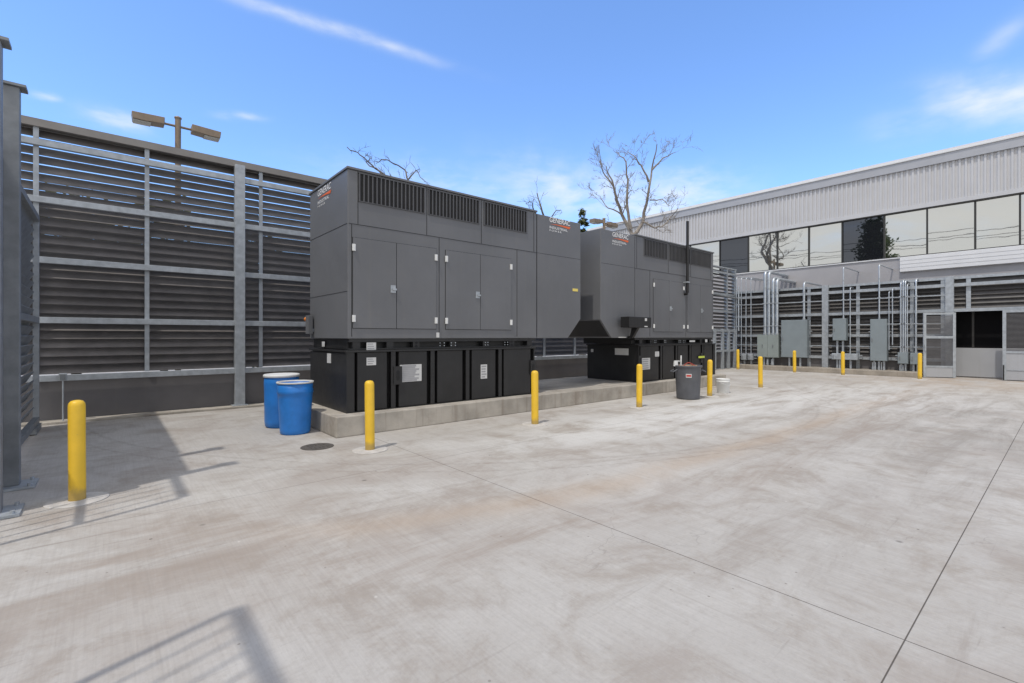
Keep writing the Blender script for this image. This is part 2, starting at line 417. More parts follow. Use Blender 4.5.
for i in range(len(xs)-1):
    b = MB(); blades_y(b, xs[i]+.005, xs[i+1]-.005, FY+.045, .95, 5.76, .172); b.build('louver_panel', 'louver', lf, o)

# short return of the fence at the far corner
JY = 12.1
jf = thing('louver_fence', (24, JY, 0), 'short louvered fence return in the far corner, just right of the second generator', 'fence')
o = (24, JY, 0)
for x, w in ((22.3, .08), (25.55, .05), (26.5, .09)):
    b = MB(); b.box(x-w, x+w, JY-.08, JY+.1, 0, 5.36); b.build('post', 'galv', jf, o)
for z in (.95, 2.05, 3.05, 3.95, 5.1):
    b = MB(); b.box(22.3, 26.5, JY-.12, JY-.085, z-.05, z+.05); b.build('rail', 'galv', jf, o)
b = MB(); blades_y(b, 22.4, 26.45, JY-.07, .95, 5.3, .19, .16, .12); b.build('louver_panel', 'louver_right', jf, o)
b = MB(); b.box(22.3, 26.5, JY-.02, JY+.02, .02, .94); b.build('base_panel', 'basepanel', jf, o)
b = MB(); b.box(22.25, 26.6, JY-.1, JY+.12, 5.362, 5.42); b.build('cap', 'galv', jf, o)

# right fence
rf = thing('louver_fence', (FX, 6, 0), 'lower louvered fence in front of the white building, carrying conduits and cabinets', 'fence')
o = (FX, 6, 0)
TOPZ = 4.12
py_main = [gy(826, FX), gy(950, FX)]
yE = gy(956, FX); yB0 = gy(1001, FX)
for y in py_main:
    b = MB(); b.box(FX-.16, FX+.02, y-.13, y+.13, 0.2 if y > 4 else 0, 4.18); b.build('post', 'galv', rf, o, .006)
for px in (735, 768, 809, 858, 912, 943):
    y = gy(px, FX); b = MB(); b.box(FX-.005, FX+.035, y-.07, y+.07, .2, TOPZ); b.build('mullion', 'galv', rf, o)
for y in (gy(968.5, FX), -1.5, -4.0):
    b = MB(); b.box(FX-.005, FX+.035, y-.07, y+.07, 2.84, TOPZ); b.build('mullion', 'galv', rf, o)
for z in (.70, 1.75):
    b = MB(); b.box(FX-.10, FX-.008, py_main[1], JY, z-.06, z+.06); b.build('rail', 'galv', rf, o)
for z in (2.78, 3.82):
    b = MB(); b.box(FX-.10, FX-.008, -6, JY, z-.065, z+.065); b.build('rail', 'galv', rf, o)
for z in (1.25, 2.25, 3.42):
    b = MB(); b.box(FX-.145, FX-.104, py_main[1]+.1, gy(738, FX), z-.022, z+.022); b.build('strut', 'galv', rf, o)
b = MB(); b.box(FX, FX+.3, -6, JY, 4.122, 4.16); b.box(FX-.02, FX-.002, -6, JY, 4.06, 4.17); b.build('cap', 'galv', rf, o)
b = MB(); b.box(FX+.04, FX+.08, py_main[1], JY, .21, .74); b.build('base_panel', 'basepanel', rf, o)
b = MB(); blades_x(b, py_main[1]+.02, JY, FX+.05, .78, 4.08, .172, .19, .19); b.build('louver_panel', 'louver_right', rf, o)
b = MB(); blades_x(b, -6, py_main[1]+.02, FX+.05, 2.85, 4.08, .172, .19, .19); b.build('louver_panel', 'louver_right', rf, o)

# left side gate structure
GX = -1.02
def gate_post(y, x, label):
    t = thing('gate_post', (x, y, 0), label, 'post', 'steel posts of the left gate')
    o = (x, y, 0)
    b = MB(); b.box(x-.065, x+.065, y-.065, y+.065, .03, 4.5); b.build('post', 'galv_dark', t, o, .006)
    b = MB(); b.box(x-.09, x+.12, y-.1, y+.1, 4.502, 4.53); b.build('cap_plate', 'galv_dark', t, o)
    b = MB(); b.box(x-.18, x+.2, y-.2, y+.2, .004, .028); b.build('base_plate', 'galv', t, o)
    for dx, dy in ((.15, .15), (.15, -.15), (-.14, .15), (-.14, -.15)):
        b = MB(); b.lathe((x+dx, y+dy, .028), [(.018, 0), (.018, .03)], 8); b.build('anchor_bolt', 'galv', t, o)
gate_post(7.72, -.82, 'steel gate post standing beside the louvered leaf at the left edge')
gate_post(6.62, -.835, 'steel gate post cut off by the left edge of the photo')
lg = thing('gate_leaf', (GX, 9.9, 0), 'dark louvered steel gate leaf along the left edge, folded towards the fence', 'gate')
o = (GX, 9.9, 0)
for ya, yb in ((12.35, 12.45), (7.80, 7.90)):
    b = MB(); b.box(GX-.03, GX+.05, ya, yb, .1, 3.92); b.build('stile', 'galv', lg, o)
for z in (.16, 2.0, 3.87):
    b = MB(); b.box(GX-.03, GX+.06, 7.90, 12.35, z-.05, z+.05); b.build('rail', 'galv_dark', lg, o)
b = MB(); blades_x(b, 7.9, 12.35, GX-.12, .215, 3.80, .165, .11, .175, 1); b.build('louver_panel', 'galv_dark', lg, o)
b = MB(); b.box(GX-.05, GX+.09, 11.5, 12.3, .02, .108); b.build('wheel_carriage', 'galv_dark', lg, o)
lp = thing('infill_panel', (-.9, 7.2, 0), 'narrow louvered infill between the two gate posts at the left edge', 'fence panel'); o = (-.9, 7.2, 0)
b = MB(); blades_x(b, 6.54, 7.79, -1.06, .2, 3.75, .11, .10, .12, 1); b.build('louver_panel', 'galv_dark', lp, o)
for z in (.15, 3.87):
    b = MB(); b.box(-1.06, -.99, 6.53, 7.79, z-.05, z+.05); b.build('rail', 'galv_dark', lp, o)
def picket(y0, y1, label):
    t = thing('picket_panel', (GX, y0, 0), label, 'fence panel', 'picket panels of the left gate'); o = (GX, y0, 0)
    for z, w in ((.15, .05), (1.8, .02), (3.6, .055)):
        b = MB(); b.box(GX-.03, GX+.03, y0, y1, z-w, z+w); b.build('rail', 'galv_dark', t, o)
    b = MB(); n = int((y1-y0)/.16)
    for i in range(n+1):
        y = y0 + (y1-y0)*i/n; w = .025 if i in (0, n) else .007
        b.box(GX-.012, GX+.012, y-w, y+w, .2, 3.53)
    b.build('pickets', 'galv_dark', t, o)
picket(5.55, 6.5, 'short steel picket panel just left of the frame by the gate post')
picket(-3.0, 2.85, 'long steel picket panel left of the camera, casting striped shadow')

# ------------------------------------------------------------------ generators
def sticker(par, o, x0, x1, z0, z1, y, name='sticker', lines=3, m='sticker'):
    b = MB(); b.box(x0, x1, y-.004, y, z0, z1); s = b.build(name, m, par, o)
    if lines:
        b = MB(); h = (z1-z0)
        for i in range(lines):
            zc = z1 - h*(i+.7)/(lines+.4)
            b.box(x0+(x1-x0)*.1, x1-(x1-x0)*random.uniform(.1, .35), y-.0055, y-.0042, zc-h*.05, zc+h*.05)
        c = b.build('print', 'ink', s, (0,0,0))
        c.data.transform(Matrix.Translation((-o[0], -o[1], -o[2])))
    return s

def place(vs, org, face):
    if face == 'y': return [(org[0]+a, org[1], org[2]+c) for a, c in vs]
    return [(org[0], org[1]-a, org[2]+c) for a, c in vs]
def logo(par, o, org, face, w=.74):
    k = w/.74
    def put(nm, vs, fs, m):
        b = MB(); b.add(place(vs, org, face), fs); return b.build(nm, m, par, o)
    v, f = text_mb('GENERAC', .74*k, .125*k, 1.0, .12); put('lettering', [(a, c+.205*k) for a, c in v], f, 'logo_white')
    sw = [(.0, .150), (.2, .172), (.45, .178), (.75, .178), (.71, .118), (.45, .145), (.2, .158)]
    put('swoosh', [(a*k, c*k) for a, c in sw], [tuple(range(6, -1, -1))], 'logo_orange')
    v, f = text_mb('INDUSTRIAL', .64*k, .062*k, 1.05); put('lettering', [(a, c+.045*k) for a, c in v], f, 'logo_white')
    v, f = text_mb('POWER', .42*k, .04*k, 1.5); put('lettering', [(a, c-.02*k) for a, c in v], f, 'logo_white')

EY0, EY1, EZ0, EZ1 = 8.25, 10.30, 1.66, 4.68
def generator(xa, sgn, L, label, second=False):
    # u runs from the door end to the hooded end
    U = lambda u: xa + sgn*u
    o = (xa + sgn*L/2, 9.3, PZ)
    t = thing('generator', o, label, 'generator')
    uh = L - 1.56                                       # hood starts
    # body with chamfered hood
    b = MB()
    b.box(U(0), U(uh-.006), EY0, EY1, EZ0, EZ1-.02)
    b.build('enclosure', 'gen_grey', t, o, .012)
    b = MB()
    prof = [(U(uh), EZ0), (U(L-.48), EZ0), (U(L), EZ0+.5), (U(L), EZ1-.045), (U(uh), EZ1-.045)]
    b.prism(prof if sgn < 0 else prof[::-1], 'y', EY0-.004, EY1)
    hood = b.build('intake_hood', 'gen_grey', t, o, .012)
    b = MB()   # underside grille on the chamfer
    q = [(U(L-.44), EZ0+.045), (U(L-.025), EZ0+.478), (U(L-.018), EZ0+.470), (U(L-.433), EZ0+.037)]
    b.prism(q if sgn < 0 else q[::-1], 'y', EY0+.06, EY1-.06); c = b.build('grille', 'gen_dark', hood, (0,0,0)); c.data.transform(Matrix.Translation((-o[0],-o[1],-o[2])))
    b = MB(); b.box(U(L), U(L)+sgn*.012, EY0+.75, EY0+1.5, 2.35, 3.5); b.build('end_louver', 'gen_dark', t, o)
    b = MB(); b.box(U(-.02), U(uh-.004), EY0-.03, EY1+.03, EZ1-.019, EZ1+.02); b.build('roof', 'gen_grey', t, o, .005)
    # seams drawn as narrow recess covers
    b = MB()
    def line_h(u0, u1, z, w=.0035): b.box(U(u0), U(u1), EY0-.0015-.004, EY0+.002, z-w, z+w)
    def line_v(u, z0, z1, w=.004): b.box(U(u-w), U(u+w), EY0-.0012-.004, EY0+.002, z0, z1)
    line_h(.02, L-.02, 3.70); line_v(.185, 3.71, EZ1-.03); line_v(1.585, 3.71, EZ1-.03); line_v(2.93, 3.71, EZ1-.03)
    line_v(uh-.1, 3.71, EZ1-.05); line_v(uh, 1.7, EZ1-.06); line_v(3.95, 1.7, 3.69); line_v(1.87, 1.7, 3.69); line_v(.07, 1.7, 3.69)
    xw = U(0)
    b.box(xw-sgn*.005, xw+sgn*.002, EY0+.02, EY1-.02, 3.697, 3.703)
    b.box(xw-sgn*.005, xw+sgn*.002, EY0+.02, EY1-.02, 2.5, 2.505)
    b.build('panel_seams', 'slot', t, o)
    # louvered vents high on the side
    for u0, u1 in ((.21, 1.53), (1.63, 2.86), (3.01, 4.24)):
        b = MB(); b.box(U(u0), U(u1), EY0-.006, EY0+.0015, 4.13, 4.615); v = b.build('vent', 'slot', t, o)
        b = MB(); n = int((u1-u0)/.078)
        for i in range(n+1):
            u = u0 + (u1-u0)*i/n; b.box(U(u)-.013, U(u)+.011, EY0-.02, EY0-.0065, 4.13, 4.615)
        b.box(U(u0-.02), U(u1+.02), EY0-.021, EY0-.002, 4.6155, 4.63); b.box(U(u0-.02), U(u1+.02), EY0-.021, EY0-.002, 4.115, 4.1295)
        c = b.build('fins', 'fin', v, (0,0,0)); c.data.transform(Matrix.Translation((-o[0],-o[1],-o[2])))
    # doors
    doors = ((.09, .925, 1), (.935, 1.80, 0), (2.02, 2.89, 1), (2.90, 3.77, 0))
    for i, (u0, u1, hl) in enumerate(doors):
        b = MB(); b.box(U(u0-.007), U(u1+.007), EY0-.005, EY0-.0005, 1.843, 3.467); sh = b
        b = MB(); b.box(U(u0), U(u1), EY0-.016, EY0-.0052, 1.85, 3.46); d = b.build('door', 'gen_grey', t, o, .004)
        ob = sh.build('gasket', 'slot', d, (0,0,0)); ob.data.transform(Matrix.Translation((-o[0],-o[1],-o[2])))
        hu = u0+.012 if hl else u1-.012
        for z in ((3.28, 2.02)):
            h = MB(); h.box(U(hu)-.03, U(hu)+.03, EY0-.035, EY0-.0165, z-.06, z+.06)
            h.lathe((U(hu), EY0-.04, z-.06), [(.012, 0), (.012, .12)], 8)
            ob = h.build('hinge', 'white_pl', d, (0,0,0)); ob.data.transform(Matrix.Translation((-o[0],-o[1],-o[2])))
        if hl:
            h = MB(); uu = u1-.07
            h.box(U(uu)-.05, U(uu)+.05, EY0-.03, EY0-.0165, 2.52, 2.66); h.box(U(uu)-.018, U(uu)+.06, EY0-.055, EY0-.031, 2.565, 2.60)
            ob = h.build('handle', 'galv', d, (0,0,0)); ob.data.transform(Matrix.Translation((-o[0],-o[1],-o[2])))
    # steel skid between tank and enclosure
    b = MB(); b.box(U(.06), U(uh-.05), EY0+.16, EY1-.05, 1.47, EZ0-.002)
    b.box(U(.03), U(uh-.03), EY0+.02, EY0+.159, 1.60, EZ0-.003); b.box(U(.03), U(uh-.03), EY0+.02, EY0+.159, 1.462, 1.485)
    for u in (.1, .75, 1.3, 2.15, 3.0, 3.75, 4.3):
        b.box(U(u), U(u+.14), EY0+.03, EY0+.158, 1.486, 1.599)
    sk = b.build('skid', 'gen_dark', t, o)
    b = MB()
    for u in (1.37, 3.82):
        for z in (1.505, 1.578): b.tube([(U(u), EY0+.029, z), (U(u), EY0+.026, z)], .03, 12)
    c = b.build('lifting_holes', 'slot', sk, (0,0,0)); c.data.transform(Matrix.Translation((-o[0],-o[1],-o[2])))
    b = MB()
    for u in (2.17, 2.27, 3.05, 3.12, 3.6, 3.68, 1.9, 2.0):
        for z in (1.515, 1.57): b.tube([(U(u), EY0+.0185, z), (U(u), EY0+.008, z)], .012, 6)
    c = b.build('bolt_heads', 'galv', sk, (0,0,0)); c.data.transform(Matrix.Translation((-o[0],-o[1],-o[2])))
    # fuel tank with channel ribs
    TY = 8.2; Lt = uh - .12
    b = MB(); b.box(U(-.04), U(Lt), TY+.13, EY1-.15, PZ+.015, 1.40)
    b.box(U(-.06), U(Lt+.03), TY-.02, EY1-.12, 1.42, 1.455); b.box(U(-.04), U(Lt), TY, EY1-.15, PZ+.002, PZ+.014)
    b.box(U(0), U(Lt), TY+.1301, EY1-.151, 1.4001, 1.4199)
    b.box(U(-.04), U(.10), TY+.0, TY+.1299, PZ+.015, 1.4195)
    b.box(U(Lt), U(Lt)-sgn*.03, TY+.0, TY+.1299, PZ+.015, 1.4195)
    tk = b.build('fuel_tank', 'gen_dark', t, o)
    ribs = [.0] + [gx(q, 8.2)-3.22 for q in (393.2, 432.5, 467.5, 500)] + [Lt]
    for i in range(len(ribs)-1):
        a, e = ribs[i], ribs[i+1]
        pb = MB(); pb.box(U(a+(.12 if i else .16)), U(e-.12), TY+.012, TY+.128, PZ+.02, 1.415)
        c = pb.build('side_panel', 'gen_dark', tk, (0,0,0), .006); c.data.transform(Matrix.Translation((-o[0],-o[1],-o[2])))
        if i:
            pb = MB(); pb.box(U(a-.045), U(a+.045), TY-.006, TY+.006, PZ+.016, 1.418); pb.box(U(a-.012), U(a+.012), TY+.0062, TY+.1295, PZ+.016, 1.418)
            c = pb.build('rib', 'gen_dark', tk, (0,0,0)); c.data.transform(Matrix.Translation((-o[0],-o[1],-o[2])))
    for u in (gx(397.5, 8.2)-3.22, Lt-.06):
        pb = MB(); pb.box(U(u)-.085, U(u)+.085, TY-.02, TY-.007, .80, 1.14)
        c = pb.build('lifting_plate', 'gen_dark', tk, (0,0,0)); c.data.transform(Matrix.Translation((-o[0],-o[1],-o[2])))
        pb = MB(); ring = [(U(u)+.035*math.cos(k*math.pi/8), .97+.035*math.sin(k*math.pi/8)+(.06 if math.sin(k*math.pi/8) > 0 else -.06)) for k in range(16)]
        pb.prism(ring, 'y', TY-.0225, TY-.0205)
        c = pb.build('lifting_slot', 'slot', tk, (0,0,0)); c.data.transform(Matrix.Translation((-o[0],-o[1],-o[2])))
    # logos
    if sgn > 0:
        logo(t, o, (U(uh+.42), EY0-.008, 4.30), 'y'); logo(t, o, (U(0)-.006, EY0+1.55, 4.30), 'x')
    else:
        logo(t, o, (U(uh+1.05), EY0-.008, 4.28), 'y')
    return t, o, U

g1, o1, U1 = generator(3.22, 1, 6.14, 'large dark grey generator on black tank beside the two blue barrels')
TYp = 8.2+.012
def stick_px(g_, o_, px0, px1, py0, py1, y, **kw):
    x0, x1 = gx(px0, y), gx(px1, y); r_ = ray((px0+px1)/2); d_ = y/r_.y
    return sticker(g_, o_, x0, x1, H-(py1-CY)/F*d_, H-(py0-CY)/F*d_, y, **kw)
stick_px(g1, o1, 366.5, 376, 342.5, 350, EY0+.019)
stick_px(g1, o1, 366.5, 376, 357.5, 365.2, TYp)
stick_px(g1, o1, 399.8, 421.5, 364.5, 381.5, TYp, lines=9)
stick_px(g1, o1, 480.7, 487, 364.5, 378.6, TYp, lines=5)
b = MB(); b.box(3.172, 3.178, 8.95, 9.15, 1.2, 1.38); b.build('sticker', 'sticker', g1, o1)
b = MB(); b.box(3.245, 3.249, 9.5, 9.65, 1.5, 1.6); b.build('sticker', 'sticker', g1, o1)
sticker(g1, o1, 5.02, 5.09, 1.68, 1.78, EY0-.006, lines=0)
sticker(g1, o1, 9.05, 9.25, 2.86, 2.93, EY0-.006, 'marker_tag', 0, mat('yellow_tag', (.75, .6, .15)))
b = MB(); b.box(3.10, 3.19, 10.02, 10.20, 1.75, 2.13); es = b.build('stop_box', 'gen_grey', g1, o1, .006)
b = MB(); b.box(3.1905, 3.2175, 10.05, 10.17, 1.8, 1.86); c = b.build('bracket', 'galv', es, (0,0,0)); c.data.transform(Matrix.Translation((-o1[0],-o1[1],-o1[2])))
b = MB(); b.tube([(3.14, 10.2, 2.06), (3.14, 10.26, 2.06), (3.14, 10.262, 2.06), (3.14, 10.29, 2.06)], [.03, .03, .05, .045], 12); c = b.build('stop_button', 'orange', es, (0,0,0)); c.data.transform(Matrix.Translation((-o1[0],-o1[1],-o1[2])))

g2, o2, U2 = generator(16.45, -1, 6.28, 'farther dark grey generator with black vent stack and black panel on its side')
SX = gx(687.5, EY0-.12)
b = MB(); b.tube([(SX, EY0-.12, 3.13), (SX, EY0-.12, 5.48)], .045, 12); b.tube([(SX, EY0-.01, 3.1), (SX, EY0-.12, 3.1)], .045, 12)
st = b.build('vent_stack', 'black', g2, o2)
b = MB(); b.box(SX-.07, SX+.07, EY0-.165, EY0-.01, 3.46, 3.50); c = b.build('clamp', 'galv', st, (0,0,0)); c.data.transform(Matrix.Translation((-o2[0],-o2[1],-o2[2])))
b = MB(); b.box(gx(629.5, EY0-.42), gx(651.3, EY0-.42), EY0-.42, EY0-.12, 1.95, 2.25); cb = b.build('control_panel', 'black', g2, o2, .01)
b = MB(); b.box(11.5, 11.6, EY0-.12, EY0-.006, 1.98, 2.2); b.prism([(EY0-.36, 1.948), (EY0-.16, 1.948), (EY0-.1, 1.72), (EY0-.008, 1.70), (EY0-.008, 1.64), (EY0-.17, 1.66)], 'x', 11.36, 11.46); c = b.build('bracket', 'black', cb, (0,0,0)); c.data.transform(Matrix.Translation((-o2[0],-o2[1],-o2[2])))
for x0, x1, z0, z1 in ((11.62, 11.72, 2.14, 2.22), (11.6, 11.75, 1.97, 2.0)): 
    b = MB(); b.box(x0, x1, EY0-.424, EY0-.4205, z0, z1); c = b.build('sticker', 'sticker', cb, (0,0,0)); c.data.transform(Matrix.Translation((-o2[0],-o2[1],-o2[2])))
stick_px(g2, o2, 641.5, 650, 358, 369.5, TYp, lines=5)
stick_px(g2, o2, 655, 659, 351.5, 356.5, TYp, lines=2)
sticker(g2, o2, 10.95, 11.3, 1.665, 1.69, EY0-.01, lines=0)
sticker(g2, o2, 14.85, 15.2, 1.515, 1.57, EY0+.019, lines=0)
sticker(g2, o2, 15.9, 16.05, 1.50, 1.60, EY0+.019, lines=0)
stick_px(g2, o2, 698.5, 704.5, 356, 358, 8.17, name='marker_tag', lines=0, m=mat('lime_tag', (.6, .7, .1)))
b = MB(); xl = U2(6.28-1.56-.12)-.004; b.box(xl-.001, xl+.003, 8.55, 9.05, 1.14, 1.34); b.build('sticker', 'sticker', g2, o2)
b = MB(); b.box(xl-.001, xl+.003, 9.9, 10.0, 1.2, 1.3); b.build('sticker', 'sticker', g2, o2)

# ------------------------------------------------------------------ bollards
spots = [
 ((gx(77.3, 6.68), 6.68), 'yellow bollard nearest the left gate posts, alone beside the shadow'),
 ((gx(370, 6.80), 6.80), 'yellow bollard in front of the near generator, right of the manhole cover'),
 ((gx(535, 6.72), 6.72), 'yellow bollard at the right end of the near generator tank'),
 ((gx(639.2, 6.70), 6.70), 'yellow bollard standing between the two generators and the grey trash can'),
 ((gx(709.6, 6.66), 6.66), 'yellow bollard just right of the grey trash can'),
 ((gx(760.5, 6.66), 6.66), 'yellow bollard beyond the white bucket, before the square olive grey cabinet'),
 ((24.60, gy(738, 24.6)), 'yellow bollard farthest into the corner, beside the steel frame gate'),
 ((24.60, gy(794.6, 24.6)), 'yellow bollard in front of the largest grey electrical cabinet'),
 ((24.60, gy(843, 24.6)), 'yellow bollard in front of the long low wireway box'),
 ((24.60, gy(919.8, 24.6)), 'yellow bollard beside the folded mesh gate at the kerb end'),
]
br, bh = .070, 1.04
bol = thing('bollard', (0,0,0), 'x', 'bollard', 'yellow steel bollards around the yard')
b = MB(); b.lathe((0,0,0), [(br, 0), (br, bh-.06), (br*.93, bh-.03), (br*.7, bh-.008), (br*.35, bh), (.001, bh+.002)], 26, True, False); b.build('pipe', 'yellow', bol)
b = MB(); b.lathe((0,0,0), [(.255, 0), (.255, .006), (.24, .010), (.072, .012)], 30, False, False, False); b.build('footing', 'footing', bol)
for i, ((x, y), lab) in enumerate(spots):
    if i == 0: r = bol
    else:
        r = bol.copy(); COL.objects.link(r)
        for ch in bol.children:
            c = ch.copy(); COL.objects.link(c); c.parent = r
    r.location = (x, y, 0); r.rotation_euler = (R(random.uniform(-.5, .5)), R(random.uniform(-.5, .5)), random.uniform(0, 6)); r['label'] = lab

# ------------------------------------------------------------------ barrels, can, bucket, odds
t = thing('barrel', (gx(281.8, 9.72), 9.72, 0), 'closed blue plastic barrel with a white lid, behind the open one', 'barrel', 'blue plastic barrels')
b = MB(); b.lathe((0,0,0), [(.25, 0), (.285, .03), (.295, .12), (.297, .40), (.302, .44), (.297, .48), (.305, .80), (.30, .93), (.27, .96)], 36); b.build('body', 'blue', t)
b = MB(); b.lathe((0,0,.955), [(.30, -.02), (.318, -.015), (.318, .025), (.30, .035), (.27, .022), (.05, .02)], 36, True, True); b.build('lid', 'white_pl', t)
b = MB(); 
for a0 in range(5):
    a = R(196 + a0*5); b.box(-.0,.0,0,0,0,0) if False else None
    cx_, cy_ = .299*math.cos(a), .299*math.sin(a)
    tx, ty = -math.sin(a)*.011, math.cos(a)*.011
    hh = .035 if a0 % 2 == 0 else .022
    b.add([(cx_-tx, cy_-ty, .66-hh), (cx_+tx, cy_+ty, .66-hh), (cx_+tx, cy_+ty, .66+hh), (cx_-tx, cy_-ty, .66+hh)], [(3,2,1,0)])
b.build('printed_mark', 'ink', t)
t = thing('barrel', (gx(295.3, 8.87), 8.87, 0), 'open-topped blue plastic tub with a pale rim, in front of the lidded barrel', 'barrel', 'blue plastic barrels')
b = MB(); b.lathe((0,0,0), [(.225, 0), (.245, .02), (.25, .08), (.278, .62), (.285, .70), (.295, .71), (.295, .77), (.285, .785), (.29, .89), (.276, .89), (.27, .76), (.235, .06), (.001, .05)], 36, True, False); b.build('body', 'blue', t)
b = MB(); b.lathe((0,0,.885), [(.275, 0), (.30, -.005), (.308, .01), (.30, .025), (.28, .022), (.275, 0)], 36, False, False); b.build('rim', 'sticker', t)

t = thing('trash_can', (12.1, 6.78, 0), 'round grey plastic trash can heaped with scraps, beside a bollard', 'trash can')
b = MB(); b.lathe((0,0,0), [(.275, 0), (.298, .015), (.302, .04), (.34, .80), (.345, .82), (.365, .83), (.368, .865), (.35, .875), (.335, .865), (.33, .82), (.30, .5), (.001, .48)], 36, True, False); b.build('body', 'can', t).scale = (1, 1, 1.05)
for s in (-1, 1):
    b = MB(); d = Vector((RT.x*s, RT.y*s, 0)); n_ = Vector((-d.y, d.x, 0))
    b.tube(path([d*.33 + n_*.11 + Vector((0,0,.80)), d*.45 + n_*.10 + Vector((0,0,.74)), d*.45 - n_*.10 + Vector((0,0,.74)), d*.33 - n_*.11 + Vector((0,0,.80))], .04), .018, 8)
    b.build('handle', 'can', t)
a = math.atan2(-FW.y, -FW.x) - .3
b = MB(); 
rr = .318
def patch(mb, a0, a1, z0, z1, k):
    n = 6; vs = []
    for i in range(n+1):
        an = a0+(a1-a0)*i/n
        for z in (z0, z1):
            r_ = .302 + (z/1.05-.04)/.76*.038 + k; vs.append((r_*math.cos(an), r_*math.sin(an), z))
    mb.add(vs, [(2*i, 2*i+2, 2*i+3, 2*i+1) for i in range(n)])
patch(b, a-.22, a+.22, .60, .70, .003); lb = b.build('badge', 'sticker', t)
b = MB(); patch(b, a-.18, a+.18, .625, .675, .005); b.build('badge_print', 'red', lb)
# scraps in the can: separate things
b = MB()
for i in range(26):
    an = random.uniform(0, 6.28); r0 = random.uniform(0, .24)
    p0 = Vector((r0*math.cos(an), r0*math.sin(an), .76)); d = Vector((random.uniform(-1,1), random.uniform(-1,1), random.uniform(-.1,.5))).normalized()*random.uniform(.1, .22)
    e = p0+d; e.z = min(max(e.z, .90), 1.02)
    rad = math.hypot(e.x, e.y)
    if rad > .3: e.x *= .3/rad; e.y *= .3/rad
    b.tube([p0+Vector((0,0,-.22)), p0+Vector((0,0,.13)), e], [.02, .02, .015], 6)
w = b.build('scrap_offcuts', 'wood'); w.location = (12.1, 6.78, 0); tag(w, 'heap of wood and cardboard offcuts filling the grey trash can', 'scrap')
b = MB(); b.tube(path([(-.15,.05,.60), (-.12,.1,.88), (.02,.0,1.0), (.2,-.1,.9)], .08), .012, 6); b.tube(path([(.1,-.1,.7), (.05,-.12,.93), (-.1,-.15,.95)], .05), .012, 6)
w = b.build('scrap_cable', 'scrap_red'); w.location = (12.1, 6.78, 0); tag(w, 'red cable scrap looping out of the grey trash can', 'cable')
b = MB(); b.tube([(-.2*RT.x, -.2*RT.y, .55), (-.19*RT.x, -.19*RT.y, 1.18)], .02, 8)
w = b.build('pvc_pipe', 'white_pl'); w.location = (12.1, 6.78, 0); tag(w, 'white plastic pipe standing up out of the trash can', 'pipe')
b = MB(); d = RT*-1
b.prism([(-.07, .86), (.07, .86), (.06, 1.02), (-.06, 1.02)], 'x', -.05, .05); b.box(-.05, .05, -.14, .05, 1.021, 1.05)
w = b.build('spray_bottle', 'white_pl'); w.scale = (.75, .75, .8); w.location = (12.1-RT.x*.34, 6.78-RT.y*.34, .20); w.rotation_euler = (0, 0, YAW); tag(w, 'white spray bottle resting on the left rim of the trash can', 'bottle')

t = thing('tool_bag', (12.62, 7.05, 0), 'low black bag with yellow specks behind the trash can', 'bag')
b = MB(); b.box(-.18, .18, -.14, .14, .002, .36); b.build('body', 'black', t, (0,0,0), .05)
b = MB(); b.tube(path([(-.14, 0, .34), (-.1, 0, .5), (.1, 0, .5), (.14, 0, .34)], .06), .015, 6); b.build('handle', 'black', t)
b = MB()
for i in range(7): b.box(-.16+i*.045, -.145+i*.045, -.147, -.1415, .1+.03*(i % 3), .13+.03*(i % 3))
b.build('yellow_trim', 'yellow', t)

t = thing('bucket', (gx(723, 6.80), 6.80, 0), 'white plastic bucket standing alone right of the trash can', 'bucket')
b = MB(); b.lathe((0,0,0), [(.165, 0), (.172, .01), (.188, .33), (.194, .332), (.194, .36), (.19, .362), (.192, .40), (.199, .402), (.199, .425), (.185, .427), (.155, .03), (.001, .02)], 32, True, False); b.build('body', 'white_pl', t)
b = MB(); b.tube([(-.204*math.cos(x), .204*math.sin(x)*.97, .335-.10*abs(math.sin(x*1.0))) for x in [math.pi+i*math.pi/12 for i in range(13)]], .005, 6); b.build('bail_handle', 'white_pl', t)

t = thing('manhole_cover', (2.46, 7.52, 0), 'round dark iron cover in the concrete beside the blue tub', 'manhole cover')
b = MB(); b.lathe((0,0,0), [(.24, 0), (.24, .006), (.225, .009)], 36, False, True, False); b.build('plate', 'iron', t)
b = MB()
for i in range(5):
    for s in (-1, 1): b.tube([(-.12+i*.06, s*.05, .0095), (-.12+i*.06, s*.13, .0095)], .006, 5)
b.build('grip_ribs', 'iron', t)

t = thing('outlet_post', (gx(63, 12.78), 12.78, 0), 'small grey outlet box on a thin conduit before the left fence', 'outlet box')
b = MB(); b.tube([(0,0,.05), (0,0,.86)], .014, 8); b.build('conduit', 'conduit', t)
b = MB(); b.box(-.06, .06, -.05, .03, .84, .98); b.build('box', 'galv', t, (0,0,0), .006)
b = MB(); b.box(-.04, .04, -.06, -.0502, .86, .96); b.build('cover', 'galv_dark', t)

